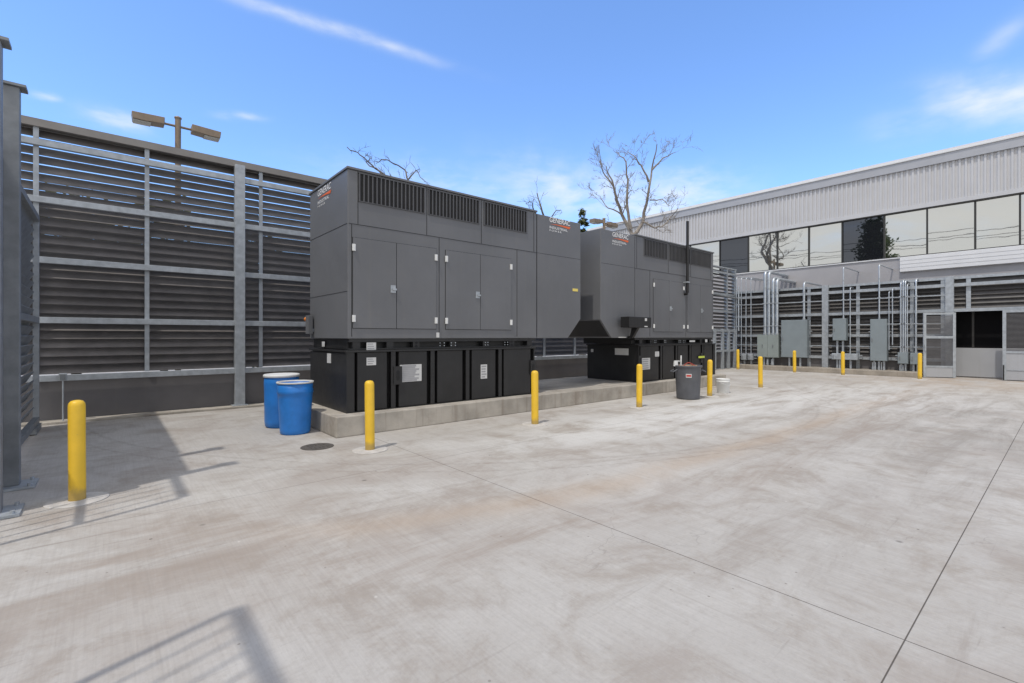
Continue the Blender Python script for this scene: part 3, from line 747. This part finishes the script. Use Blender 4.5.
# ------------------------------------------------------------------ electrical gear on the right
EX = 26.08                                     # front of cabinets
def cabinet(name, px0, px1, py0, py1, m, label, cat='cabinet', two=False, legs=2, depth=.32, x=EX):
    ya, yb = gy(px0, x), gy(px1, x); z1, z0 = zz((px0+px1)/2, py0, x), zz((px0+px1)/2, py1, x)
    yc = (ya+yb)/2; t = thing(name, (x, yc, .21), label, cat); o = (x, yc, .21)
    b = MB(); b.box(x+.02, x+depth, yb, ya, z0, z1); b.build('body', m, t, o, .008)
    ds = [(yb+.012, ya-.012)] if not two else [(yb+.012, yc-.006), (yc+.006, ya-.012)]
    for a_, e_ in ds:
        b = MB(); b.box(x, x+.019, a_, e_, z0+.015, z1-.015); d = b.build('door', m, t, o, .006)
        b = MB(); hy = e_-.06 if not two else (a_+e_)/2; b.box(x-.03, x-.0005, hy-.018, hy+.018, (z0+z1)/2-.07, (z0+z1)/2+.07)
        c = b.build('handle', 'galv_dark', d, (0,0,0)); c.data.transform(Matrix.Translation((-o[0],-o[1],-o[2])))
    for i in range(legs):
        y = yb + (ya-yb)*(i+.7)/(legs+.4)
        b = MB(); b.box(x+.12, x+.2, y-.035, y+.035, .211, z0-.001); b.build('leg', 'galv', t, o)
    b = MB()
    for s in (.3, .7): b.box(x+depth+.001, FX-.15, yb-.12, ya+.12, z0+(z1-z0)*s-.02, z0+(z1-z0)*s+.02)
    b.build('mounting_strut', 'galv', t, o)
    return t
cabinet('electrical_cabinet', 757, 778.3, 334.5, 357.5, 'box_olive', 'square two-door olive grey cabinet under four thick conduits', two=True)
cabinet('electrical_cabinet', 781, 807, 320, 357.5, 'box', 'largest grey electrical cabinet, right of the olive two-door one')
cabinet('electrical_cabinet', 832.5, 846, 318.5, 340.5, 'box', 'small grey electrical cabinet above the low wireway box')
cabinet('electrical_cabinet', 870, 886.8, 319, 361, 'box', 'tall narrow grey electrical cabinet on several thin stubs', legs=3)
cabinet('wireway_box', 831.5, 857.5, 353.5, 359.8, 'galv', 'long low galvanised wireway box under the small cabinet', 'wireway', depth=.22)
cabinet('pull_box', 897.5, 908, 352.5, 363.8, 'box', 'small pull box at the foot of a bundle of conduits, left one', 'pull box', depth=.22)
cabinet('pull_box', 910, 920, 353, 364.5, 'box', 'small pull box behind the bollard beside the mesh gate', 'pull box', depth=.22)
cabinet('junction_box', 741, 746, 354, 360, 'galv', 'little junction box left of the olive cabinet, nearer the corner', 'junction box', legs=1, depth=.2)
cabinet('junction_box', 747.5, 752.5, 354, 360, 'galv', 'little junction box left of the olive cabinet, nearer the cabinet', 'junction box', legs=1, depth=.2)

WX = 28.6                                      # building wall
def conduit(px, py_top, py_bot, r, label, x=26.15, to_wall=True, bend=None, group='conduits on the right fence', endx=None):
    y = gy(px, x); zt = zz(px, py_top, x)-r; zb = zz(px, py_bot, x) if py_bot else .211
    bend = bend or max(.12, r*4)
    t = thing('conduit', (x, y, zb), label, 'conduit', group); o = (x, y, zb)
    b = MB()
    if to_wall: b.tube(path([(x, y, zb), (x, y, zt), (endx or WX-.01, y, zt)], bend), r, 12)
    else: b.tube([(x, y, zb), (x, y, zt)], r, 12)
    b.build('pipe', 'conduit', t, o)
    b = MB(); b.lathe((x, y, zb+.03), [(r*1.25, 0), (r*1.25, .08)], 12); b.build('coupling', 'galv', t, o)
    if zt-zb > 1.5:
        b = MB(); b.lathe((x, y, zb+(zt-zb)*.72), [(r*1.18, 0), (r*1.18, .09)], 12); b.build('coupling', 'galv', t, o)
    for zs in (1.25, 2.25, 3.42):
        if zb+.15 < zs < zt-.15:
            b = MB(); b.box(x-r-.012, x+r+.004, y-r-.03, y+r+.03, zs-.022, zs+.022); b.build('strap', 'galv', t, o)
C4 = 'of the four thick conduits rising from the olive cabinet'
conduit(765.1, 270, 335, .072, 'first from the left '+C4, bend=.3)
conduit(769.0, 270.5, 335, .072, 'second from the left '+C4, bend=.3)
conduit(773.2, 276.5, 335, .072, 'third from the left '+C4, bend=.3)
conduit(777.0, 277.5, 335, .072, 'fourth from the left '+C4, bend=.3)
conduit(804, 281, 320.5, .05, 'thick conduit rising from the largest grey cabinet and bending to the wall', bend=.25)
conduit(843.5, 266.5, 319, .028, 'tall thin conduit rising from the small cabinet up to the grey wall')
conduit(879.3, 263.8, 319.5, .030, 'tall thin conduit rising from the narrow cabinet up to the grey wall')
conduit(850.2, 287, 354, .022, 'thin conduit right of the small cabinet, rising from the wireway box', endx=FX+.3)
conduit(892.5, 288, 345, .02, 'thin conduit hanging beside the narrow cabinet, right one', endx=FX+.3)
conduit(889, 291, 350, .018, 'thin conduit hanging beside the narrow cabinet, left one', endx=FX+.3)
B = 'of the conduit bundle above the left pull box'
for i, (px, top) in enumerate(((900.8, 281), (903.2, 279), (905.4, 279.5), (907.4, 283))):
    conduit(px, top, 353, .03 if i < 3 else .022, ('first', 'second', 'third', 'fourth')[i]+' from the left '+B, bend=.2)
conduit(916, 278, 353.5, .036, 'single conduit rising from the pull box behind the bollard', bend=.2)
T = 'of the thin conduits in the far corner'
for i, (px, top) in enumerate(((736.5, 276.5), (741.3, 277), (746, 277), (751, 277))):
    conduit(px, top, 355 if i else 360, .022, ('first', 'second', 'third', 'fourth')[i]+' from the left '+T, bend=.2)
conduit(738.6, 286, 331, .035, 'short whitish conduit in the far corner with no bend', to_wall=False, x=25.9)
for i, px in enumerate((767.5, 772)):
    conduit(px, 358.2, None, .055, ('left', 'right')[i]+' thick conduit stub below the olive cabinet', to_wall=False, x=26.24)
for i, px in enumerate((872.5, 875.5, 878.5, 881.5)):
    conduit(px, 361.8, None, .022, ('first','second','third','fourth')[i]+' from the left of thin stubs below the narrow cabinet', to_wall=False, x=26.22)
for i, px in enumerate((900, 903, 905.5)):
    conduit(px, 364.5, None, .022, ('first','second','third')[i]+' from the left of thin stubs below the left pull box', to_wall=False, x=26.18)

# steel frame gate beside generator two
t = thing('frame_gate', (25.0, 11.75, 0), 'open blue-grey steel tube gate frame in the far corner by the generator', 'gate'); o = (25.0, 11.75, 0)
for px in (714.5, 722.5, 728.5, 734.5):
    x = gx(px, 11.75); b = MB(); b.box(x-.09, x+.09, 11.70, 11.8, .02, 2.1); b.build('stile', 'galv', t, o)
for z in (.95, 2.0):
    b = MB(); b.box(gx(713, 11.75), gx(735, 11.75), 11.715, 11.785, z-.05, z+.05); b.build('rail', 'galv', t, o)
b = MB(); b.tube([(gx(713, 11.7), 11.7, 3.86), (26.5, 11.7, 3.72)], .05, 10); w = b.build('pipe_rail', 'galv_dark'); tag(w, 'dark level pipe bridging from the generator to the corner fence', 'pipe')

# gates on the right
gl = thing('gate_leaf', (FX-.35, yE, 0), 'folded-open mesh gate leaf with solid kick panel, right of the last bollard', 'gate')
yl0, yl1 = gy(955.5, FX-.3), gy(925.3, FX-.3); xg0, xg1 = FX-.28, FX-.75
o = (FX-.35, yE, 0)
def leafpt(u): return (xg0+(xg1-xg0)*u, yl0+(yl1-yl0)*u)
def leafbox(mb, u0, u1, z0, z1, th=.05):
    (xa, ya), (xb, yb) = leafpt(u0), leafpt(u1); d = Vector((xb-xa, yb-ya)).normalized(); n_ = Vector((-d.y, d.x))*th/2
    pr = [(xa-n_.x, ya-n_.y), (xb-n_.x, yb-n_.y), (xb+n_.x, yb+n_.y), (xa+n_.x, ya+n_.y)]
    mb.prism(pr[::-1], 'z', z0, z1)
for ua, ub in ((0, .09), (.91, 1)):
    b = MB(); leafbox(b, ua, ub, .02, 2.68, .06); b.build('stile', 'galv', gl, o)
b = MB(); leafbox(b, .09, .91, 2.6, 2.68, .058); leafbox(b, .09, .91, .42, .50, .058); leafbox(b, .09, .91, 1.62, 1.72, .058); b.build('rail', 'galv', gl, o)
b = MB(); leafbox(b, .09, .91, .03, .419, .03); b.build('kick_panel', 'panel_light', gl, o)
b = MB()
for i in range(46):
    z = .52 + i*.0445
    if abs(z-1.67) > .07: leafbox(b, .09, .91, z, z+.022, .012)
b.build('mesh_infill', 'mesh_grey', gl, o)
b = MB(); leafbox(b, .93, .97, 1.1, 1.35, .16); b.build('latch', 'galv', gl, o)
gl = thing('gate_leaf', (FX-.3, 0, 0), 'closed gate leaf with pale lower panel at the right edge', 'gate'); o = (FX-.3, 0, 0)
xb_ = FX-.30; y1 = gy(1002.5, xb_)
for a_, e_ in ((y1-.1, y1), (-1.6, -1.5)):
    b = MB(); b.box(xb_, xb_+.08, a_, e_, .02, 2.72); b.build('stile', 'galv', gl, o)
b = MB(); b.box(xb_, xb_+.08, -1.5, y1-.1, 2.62, 2.72); b.box(xb_, xb_+.08, -1.5, y1-.1, 1.06, 1.14); b.box(xb_, xb_+.08, -1.5, y1-.1, .40, .42); b.build('rail', 'galv', gl, o)
b = MB(); b.box(xb_+.02, xb_+.06, -1.5, y1-.1, .04, .399); b.box(xb_+.02, xb_+.06, -1.5, y1-.1, .421, 1.059); b.build('kick_panel', 'panel_light', gl, o)
b = MB()
for i in range(32): b.box(xb_+.03, xb_+.045, -1.5, y1-.1, 1.15+i*.046, 1.172+i*.046)
b.build('mesh_infill', 'mesh_grey', gl, o)
b = MB(); b.tube([(xb_-.02, y1-.03, .02), (xb_-.02, y1-.03, .6)], .018, 8); b.build('drop_bolt', 'black', gl, o)
# header over the gateway is the fence rail; right post of gateway
# ------------------------------------------------------------------ building
BY0, BY1 = -14.0, 24.5
bd = thing('office_building', (WX, 5, 0), 'long two-storey grey and white building with ribbon windows behind the right fence', 'building')
o = (WX, 5, 0)
yw = lambda px: gy(px, WX)
WB, WT = 5.46, 7.56
b = MB(); b.box(WX, WX+.4, yw(900), BY1, 0, 5.40); b.box(WX, WX+.4, BY0, yw(900)-.003, 0, 4.72); b.box(WX+.06, WX+14, BY0, BY1, 0, 4.0) if False else None
b.build('lower_wall', 'wall', bd, o)
b = MB(); b.box(WX-.05, WX+.4, yw(900), BY1, 5.402, 5.455); b.build('sill_cap', 'white', bd, o)
b = MB()
for i in range(4):
    z = 4.75+i*.17; b.prism([(WX-.15, z), (WX-.02, z), (WX-.02, z+.168), (WX-.14, z+.166)], 'y', BY0, yw(900)-.02)
b.box(WX-.02, WX+.2, BY0, yw(900)-.02, 4.725, 5.455)
b.build('ribbed_band', 'white', bd, o)
# corrugated upper wall
b = MB(); y = BY0; prof = []; pit = .2
n = int((BY1-BY0)/pit)
pts = []
for i in range(n):
    y = BY0+i*pit
    pts += [(WX+.0, y), (WX+.0, y+.10), (WX-.05, y+.115), (WX-.05, y+.185)]
vs = []; fs = []
for x, y in pts: vs += [(x, y, 7.80), (x, y, 9.52)]
for i in range(len(pts)-1): fs.append((2*i, 2*i+1, 2*i+3, 2*i+2))
b.add(vs, fs); b.build('corrugated_cladding', 'metal_white', bd, o)
b = MB(); b.box(WX-.075, WX+.1, BY0, BY1, 7.615, 7.80); b.build('flashing', 'metal_white', bd, o)
b = MB(); b.box(WX-.06, WX+.1, BY0, BY1, 7.562, 7.613); b.build('window_head', 'mullion', bd, o)
b = MB(); b.box(WX-.12, WX+.1, BY0, BY1, 9.50, 9.90); b.build('fascia', 'fascia', bd, o)
b = MB(); b.box(WX-.17, WX-.0, BY0, BY1, 9.902, 9.955); b.box(WX-.06, WX+16, BY0, BY1, 9.957, 10.10); b.build('roof', 'white', bd, o)
b = MB(); b.box(WX+.45, WX+16, BY0+.1, BY1-.1, 0, 9.9); b.build('body', 'wall', bd, o)
ys = [BY1, yw(600), yw(640), yw(663), yw(690), yw(719.6), yw(748), yw(777), yw(808.6), yw(842), yw(884), yw(927), yw(975)]
step = 1.30
while ys[-1] - step > BY0: ys.append(ys[-1] - 1.33)
for i in range(len(ys)-1):
    a_, e_ = ys[i+1], ys[i]
    dark = i in (5, 9)
    b = MB(); b.box(WX+.0, WX+.10, a_-.03, a_+.03, WB, WT); b.box(WX+.02, WX+.10, a_+.03, e_-.03, WB, WB+.035)
    w = b.build('window', 'mullion', bd, o)
    tx, tz = random.uniform(-.016, .016), random.uniform(-.012, .012)
    b = MB(); b.add([(WX+.06+tx, a_+.028, WB+.03), (WX+.06-tx, e_-.028, WB+.03), (WX+.06-tx+tz, e_-.028, WT), (WX+.06+tx+tz, a_+.028, WT)], [(0,3,2,1)]); c = b.build('pane', 'glass_dark' if dark else 'glass', w, (0,0,0)); c.data.transform(Matrix.Translation((-o[0],-o[1],-o[2])))
    if dark: c['label'] = 'dark pane that mirrors little'
# inner gate set back in the gateway
IX = FX+.5
gi = thing('gate_leaf', (IX, 2.4, 0), 'set-back gate with black upper half and pale grey lower half in the gateway', 'gate'); o = (IX, 2.4, 0)
b = MB(); b.box(IX+.03, IX+.05, 1.0, 3.6, 1.23, 2.85); b.build('black_screen', 'dark_glass', gi, o)
b = MB(); b.box(IX, IX+.06, 1.0, 3.6, .05, 1.22); b.build('lower_panel', 'panel_light', gi, o, .006)
ym = gy(973, IX); b = MB(); b.box(IX+.005, IX+.029, ym-.035, ym+.035, 1.221, 2.85); b.build('mullion', 'mullion', gi, o)

# ------------------------------------------------------------------ lamps
def lamp(x, y, label, ph=7.2):
    hz = ph-.2
    t = thing('yard_lamp', (x, y, 0), label, 'street lamp', 'twin-head lamp posts behind the fence')
    b = MB(); b.tube([(0,0,0), (0,0,ph)], .065, 12); b.lathe((0,0,ph), [(.08, 0), (.08, .03), (.02, .06)], 12); b.build('pole', 'bronze', t)
    b = MB(); b.tube([(-.4,0,hz), (.4,0,hz)], .03, 8); b.build('arm', 'bronze', t)
    for s in (-1, 1):
        b = MB()
        pr = [(s*.28, hz-.07), (s*.66, hz-.10), (s*.90, hz-.10), (s*.92, hz+.07), (s*.28, hz+.10)]
        b.prism(pr if s > 0 else pr[::-1], 'y', -.16, .16); hd = b.build('lamp_head', 'bronze', t, (0,0,0), .012)
        b = MB(); pr = [(s*.55, hz-.12), (s*.89, hz-.125), (s*.89, hz-.098), (s*.55, hz-.094)]; b.prism(pr if s > 0 else pr[::-1], 'y', -.13, .13); b.build('lens', 'lens', hd)
    return t
lamp(gx(178, 14.6), 14.6, 'twin-head bronze lamp post above the left end of the fence')
lamp(gx(604, 14.8), 14.8, 'twin-head bronze lamp post peeking over the farther generator', 7.45)

# ------------------------------------------------------------------ trees
def px3(px, py, d, off=0.0):
    p = Vector((0,0,H)) + (FW + RT*((px-CX)/F) + Vector((0,0,(CY-py)/F)))*(d+off); return p
def twigs(mb, p, d, r, n, ln, spread=.8, droop=0.0):
    r = max(r, .0062)
    if n == 0: return
    pts = [p.copy()]; q = p.copy(); dd = d.copy(); rs = [r]
    k = 4
    for i in range(k):
        dd = (dd + Vector((random.uniform(-1,1), random.uniform(-1,1), random.uniform(-.6,.9)-droop))*.3).normalized()
        q = q + dd*(ln/k); pts.append(q.copy()); rs.append(r*(1-.55*(i+1)/k))
    mb.tube(pts, rs, 5, False)
    for i in range(random.choice((2, 3, 3))):
        j = random.randint(1, k); s = Vector((random.uniform(-1,1), random.uniform(-1,1), random.uniform(-.5,.8)))*spread
        twigs(mb, pts[j], (dd+s).normalized(), rs[j]*.66, n-1, ln*random.uniform(.5, .75), spread, droop)
def bare_tree(name_loc, limbs, d, label, m='bark', lev=3, ln=1.5, r0=.12, trunk_to=None, tw=.42, droop=.05):
    base = Vector((name_loc[0], name_loc[1], 0))
    t = thing('bare_tree', base, label, 'tree', 'bare trees behind the fence')
    b = MB()
    top = px3(*trunk_to, d)
    b.tube([base, base*.5+top*.5+Vector((.1,.05,0)), top], [r0*1.7, r0*1.35, r0*1.1], 9); b.build('trunk', m, t, base)
    b = MB()
    for pts, ra, rb in limbs:
        P = [px3(x, y, d, random.uniform(-.5, .5)*min(1, i)) for i, (x, y) in enumerate(pts)]
        # subdivide with wobble
        Q = []
        for i in range(len(P)-1):
            for s in range(3):
                q = P[i].lerp(P[i+1], s/3)
                if s: q += Vector((random.uniform(-1,1), random.uniform(-1,1), random.uniform(-1,1)))*.05
                Q.append(q)
        Q.append(P[-1])
        n = len(Q); rs = [ra + (rb-ra)*i/(n-1) for i in range(n)]
        b.tube(Q, rs, 7, False)
        for i in range(2, n):
            if random.random() < .9:
                dd = (Q[i]-Q[i-1]).normalized()
                s = Vector((random.uniform(-1,1), random.uniform(-1,1), random.uniform(-.3,.8)))
                twigs(b, Q[i], (dd*.6+s).normalized(), rs[i]*tw, lev, ln*random.uniform(.5, 1.0), .8, droop)
    b.build('branches', m, t, base)
d3 = .648*20.55+.7615*14.1
bare_tree((20.55, 14.1), [
  ([(633, 236), (622, 215), (615, 193), (612, 180), (606, 166)], .10, .022),
  ([(631, 229), (627, 205), (628, 180), (626, 162), (618, 152)], .08, .018),
  ([(633, 236), (643, 222), (648, 195), (652, 168), (657, 144)], .105, .02),
  ([(643, 222), (655, 228), (664, 225), (672, 216), (678, 208)], .05, .015),
  ([(649, 182), (641, 165), (636, 158), (628, 152)], .05, .015),
  ([(652, 170), (663, 158), (676, 152)], .045, .012),
  ([(613, 186), (603, 172), (600, 158)], .045, .012),
  ([(622, 215), (608, 208), (600, 196)], .04, .012),
  ([(650, 200), (662, 199), (670, 206)], .035, .012),
], d3, 'tall bare pale-barked tree rising behind the farther generator', 'bark', 4, .85, .13, (633, 236), .34)
dA = Vector((6.9, 14.6, 0)).dot(FW)
bare_tree((6.9, 14.6), [
  ([(392, 200), (386, 176), (372, 165), (360, 155), (347, 147)], .034, .012),
  ([(408, 205), (408, 180), (405, 170), (388, 160), (375, 161)], .034, .011),
  ([(408, 180), (416, 170), (424, 180)], .025, .008),
  ([(392, 190), (380, 172), (366, 162), (372, 158)], .03, .01),
  ([(400, 205), (402, 182), (390, 174)], .03, .01),
], dA, 'low bare tree whose arching twigs show above the near generator roof', 'bark_dark', 2, .36, .09, (400, 205), .3)
dB = Vector((13.9, 14.6, 0)).dot(FW)
bare_tree((13.9, 14.6), [
  ([(545, 225), (541, 207), (537, 193)], .05, .02),
  ([(545, 225), (534, 212), (532, 202), (526, 203)], .035, .012),
  ([(548, 222), (555, 212), (561, 210)], .03, .01),
], dB, 'small bare tree with two twigs above the near generator hood', 'bark_dark', 2, .5, .08, (545, 226), .3)

def leaf_tree(x, y, h, r, hb, n, m, label, size=.12, narrow=1.0):
    t = thing('leafy_tree', (x, y, 0), label, 'tree', 'leafy trees behind the fence')
    b = MB(); b.tube([(0,0,0), (.05,.03,hb), (0,0,h*.8)], [.13*h/6, .1*h/6, .03], 8)
    for i in range(7):
        a = random.uniform(0, 6.28); z = hb+(h-hb)*random.uniform(.1, .6)
        b.tube([(0,0,z), (r*.6*math.cos(a), r*.6*math.sin(a), z+r*.5)], [.05, .015], 5, False)
    b.build('trunk', 'bark_dark', t)
    b = MB(); cl = []
    for i in range(26):
        z = random.uniform(hb, h); s = math.sin(math.pi*min(1, max(.08, (z-hb)/(h-hb)*.9+.1)))
        a = random.uniform(0, 6.28); rr = r*s*random.uniform(.2, 1)
        cl.append(Vector((rr*math.cos(a), rr*math.sin(a), z)))
    for i in range(n):
        c = random.choice(cl); q = c + Vector((random.gauss(0,1), random.gauss(0,1), random.gauss(0,.8)))*r*.2
        u = Vector((random.gauss(0,1), random.gauss(0,1), random.gauss(0,1))).normalized(); w = u.orthogonal().normalized()
        s = size*random.uniform(.6, 1.3)
        b.add([q-u*s, q+w*s*.5, q+u*s, q-w*s*.5], [(0,1,2,3)])
    b.build('crown', m, t)
leaf_tree(-.6, 15.2, 5.2, 1.3, 1.2, 2200, 'leaf', 'dense bush glimpsed through the fence louvers left of the lamp post')
leaf_tree(1.1, 15.6, 5.0, 1.3, 1.0, 2200, 'leaf', 'dense bush glimpsed through the fence louvers under the lamp post')
leaf_tree(3.3, 15.2, 4.4, 1.2, .8, 1800, 'leaf', 'dense bush glimpsed through the fence louvers beside the near generator')
leaf_tree(gx(582.5, 22.5), 22.5, 11.3, .55, 5.0, 1700, 'leaf', 'slim leafy treetop showing in the gap between the two generators', .16)
leaf_tree(-8.0, 15.65, 14.2, 2.1, 5.5, 4200, 'leaf_dark', 'dark leafy tree outside the frame, mirrored in the office windows', .2)

t = thing('power_line', (-20, 0, 0), 'overhead cables on two timber poles outside the frame, mirrored in the windows', 'power line')
for y in (-45, 55):
    b = MB(); b.tube([(-20, y, 0), (-20, y, 15.6)], [.17, .11], 10); b.build('pole', 'bark_dark', t, (-20, 0, 0))
    b = MB(); b.box(-21.2, -18.8, y-.06, y+.06, 14.6, 14.75); b.build('crossarm', 'bark_dark', t, (-20, 0, 0))
for dx, z in ((-1.1, 14.8), (0, 15.6), (1.1, 14.8), (0, 12.4), (.1, 11.6)):
    b = MB(); b.tube([(-20+dx, -45+i*5, z-1.6*(1-((i-10)/10)**2)) for i in range(21)], .03, 5); b.build('cable', 'black', t, (-20, 0, 0))

# ------------------------------------------------------------------ light and sky
AZ, EL = R(18), R(64.5)                       # light travels towards +X turned AZ to +Y
sun_from = Vector((-math.cos(AZ)*math.cos(EL), -math.sin(AZ)*math.cos(EL), math.sin(EL)))
sd = bpy.data.lights.new('sun', 'SUN'); so = bpy.data.objects.new('sun', sd); COL.objects.link(so)
sd.energy = 2.0; sd.angle = R(1.0); sd.color = (1, .945, .865)
so.rotation_euler = sun_from.to_track_quat('Z', 'Y').to_euler()
W = bpy.data.worlds.new('World'); scene.world = W; W.use_nodes = True
k = N(W.node_tree); bg = W.node_tree.nodes['Background']
sky = k.new('ShaderNodeTexSky', sky_type='NISHITA'); sky.sun_disc = False
sky.sun_elevation = EL; sky.sun_rotation = math.atan2(sun_from.x, sun_from.y)
sky.air_density = 1.0; sky.dust_density = .6; sky.ozone_density = 1.6; sky.altitude = 50
tc = k.new('ShaderNodeTexCoord').outputs['Generated']
def dotv(v):
    nd = k.new('ShaderNodeVectorMath', operation='DOT_PRODUCT'); k.l.new(tc, nd.inputs[0]); nd.inputs[1].default_value = v; return nd.outputs['Value']
def cloud(pa, pb, wid, amp, seed):
    A = (FW+RT*((pa[0]-CX)/F)+Vector((0,0,(CY-pa[1])/F))).normalized(); Bv = (FW+RT*((pb[0]-CX)/F)+Vector((0,0,(CY-pb[1])/F))).normalized()
    c = ((A+Bv)/2).normalized(); u = (Bv-A).normalized(); v = c.cross(u); L = (Bv-A).length/2
    nz = k.noise(k.scalevec(tc, (1, 1, 1)), 5+seed, 5, .6); nf = k.noise(k.scalevec(tc, (1, 1, 3)), 9+seed*1.5, 4, .5)
    a_ = k.m('DIVIDE', dotv(u), L)
    b_ = k.m('DIVIDE', k.m('ADD', dotv(v), k.m('MULTIPLY', k.m('SUBTRACT', nz, .5), wid*2.2)), wid)
    e = k.m('ADD', k.m('POWER', k.m('ABSOLUTE', a_), 2.6), k.m('POWER', b_, 2.0))
    gs = k.m('POWER', 2.718, k.m('MULTIPLY', e, -1.0))
    front = k.ramp(dotv(c), .3, .6)
    return k.m('MULTIPLY', k.m('MULTIPLY', gs, front), k.m('MULTIPLY', k.ramp(nf, .1, .8), amp))
cl = None
for args in (((215, -8), (428, 59), .0085, .85, 1), ((930, 98), (1075, 100), .028, 1.0, 3), ((870, 125), (960, 112), .022, .3, 4),
             ((978, 62), (1030, 14), .014, .35, 2), ((500, 180), (720, 215), .05, .8, 5), ((80, 112), (150, 128), .012, .7, 6),
             ((30, 93), (60, 98), .005, .7, 7), ((215, 115), (262, 117), .006, .5, 8), ((600, 200), (740, 196), .04, .7, 9), ((330, 172), (560, 205), .035, .35, 10)):
    q = cloud(*args); cl = q if cl is None else k.m('MAXIMUM', cl, q)
skyc = k.mix(1.0, sky.outputs[0], (1.42, 1.76, 2.22), 'MULTIPLY')
# unseen cloud overhead and behind viewer, added for neutral fill and cream window reflections
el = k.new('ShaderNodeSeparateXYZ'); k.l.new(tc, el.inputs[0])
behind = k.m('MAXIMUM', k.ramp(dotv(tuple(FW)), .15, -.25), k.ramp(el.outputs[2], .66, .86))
fill_cloud = k.m('MULTIPLY', behind, k.ramp(k.noise(k.scalevec(tc, (1, 1, 2.2)), 2.2, 8, .62, .5), .16, .5))
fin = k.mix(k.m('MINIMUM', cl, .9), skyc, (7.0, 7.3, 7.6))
fin = k.mix(k.m('MULTIPLY', fill_cloud, .95), fin, k.mix(k.noise(k.scalevec(tc, (1, 1, 3)), 3.1, 5, .6), (8.2, 7.85, 7.3), (6.0, 6.0, 5.95)))
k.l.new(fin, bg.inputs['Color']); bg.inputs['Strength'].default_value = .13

vs = scene.view_settings
vs.view_transform = 'Standard'; vs.look = 'None'; vs.gamma = 1; vs.use_curve_mapping = False
vs.exposure = 0.05
scene.render.engine = 'CYCLES'
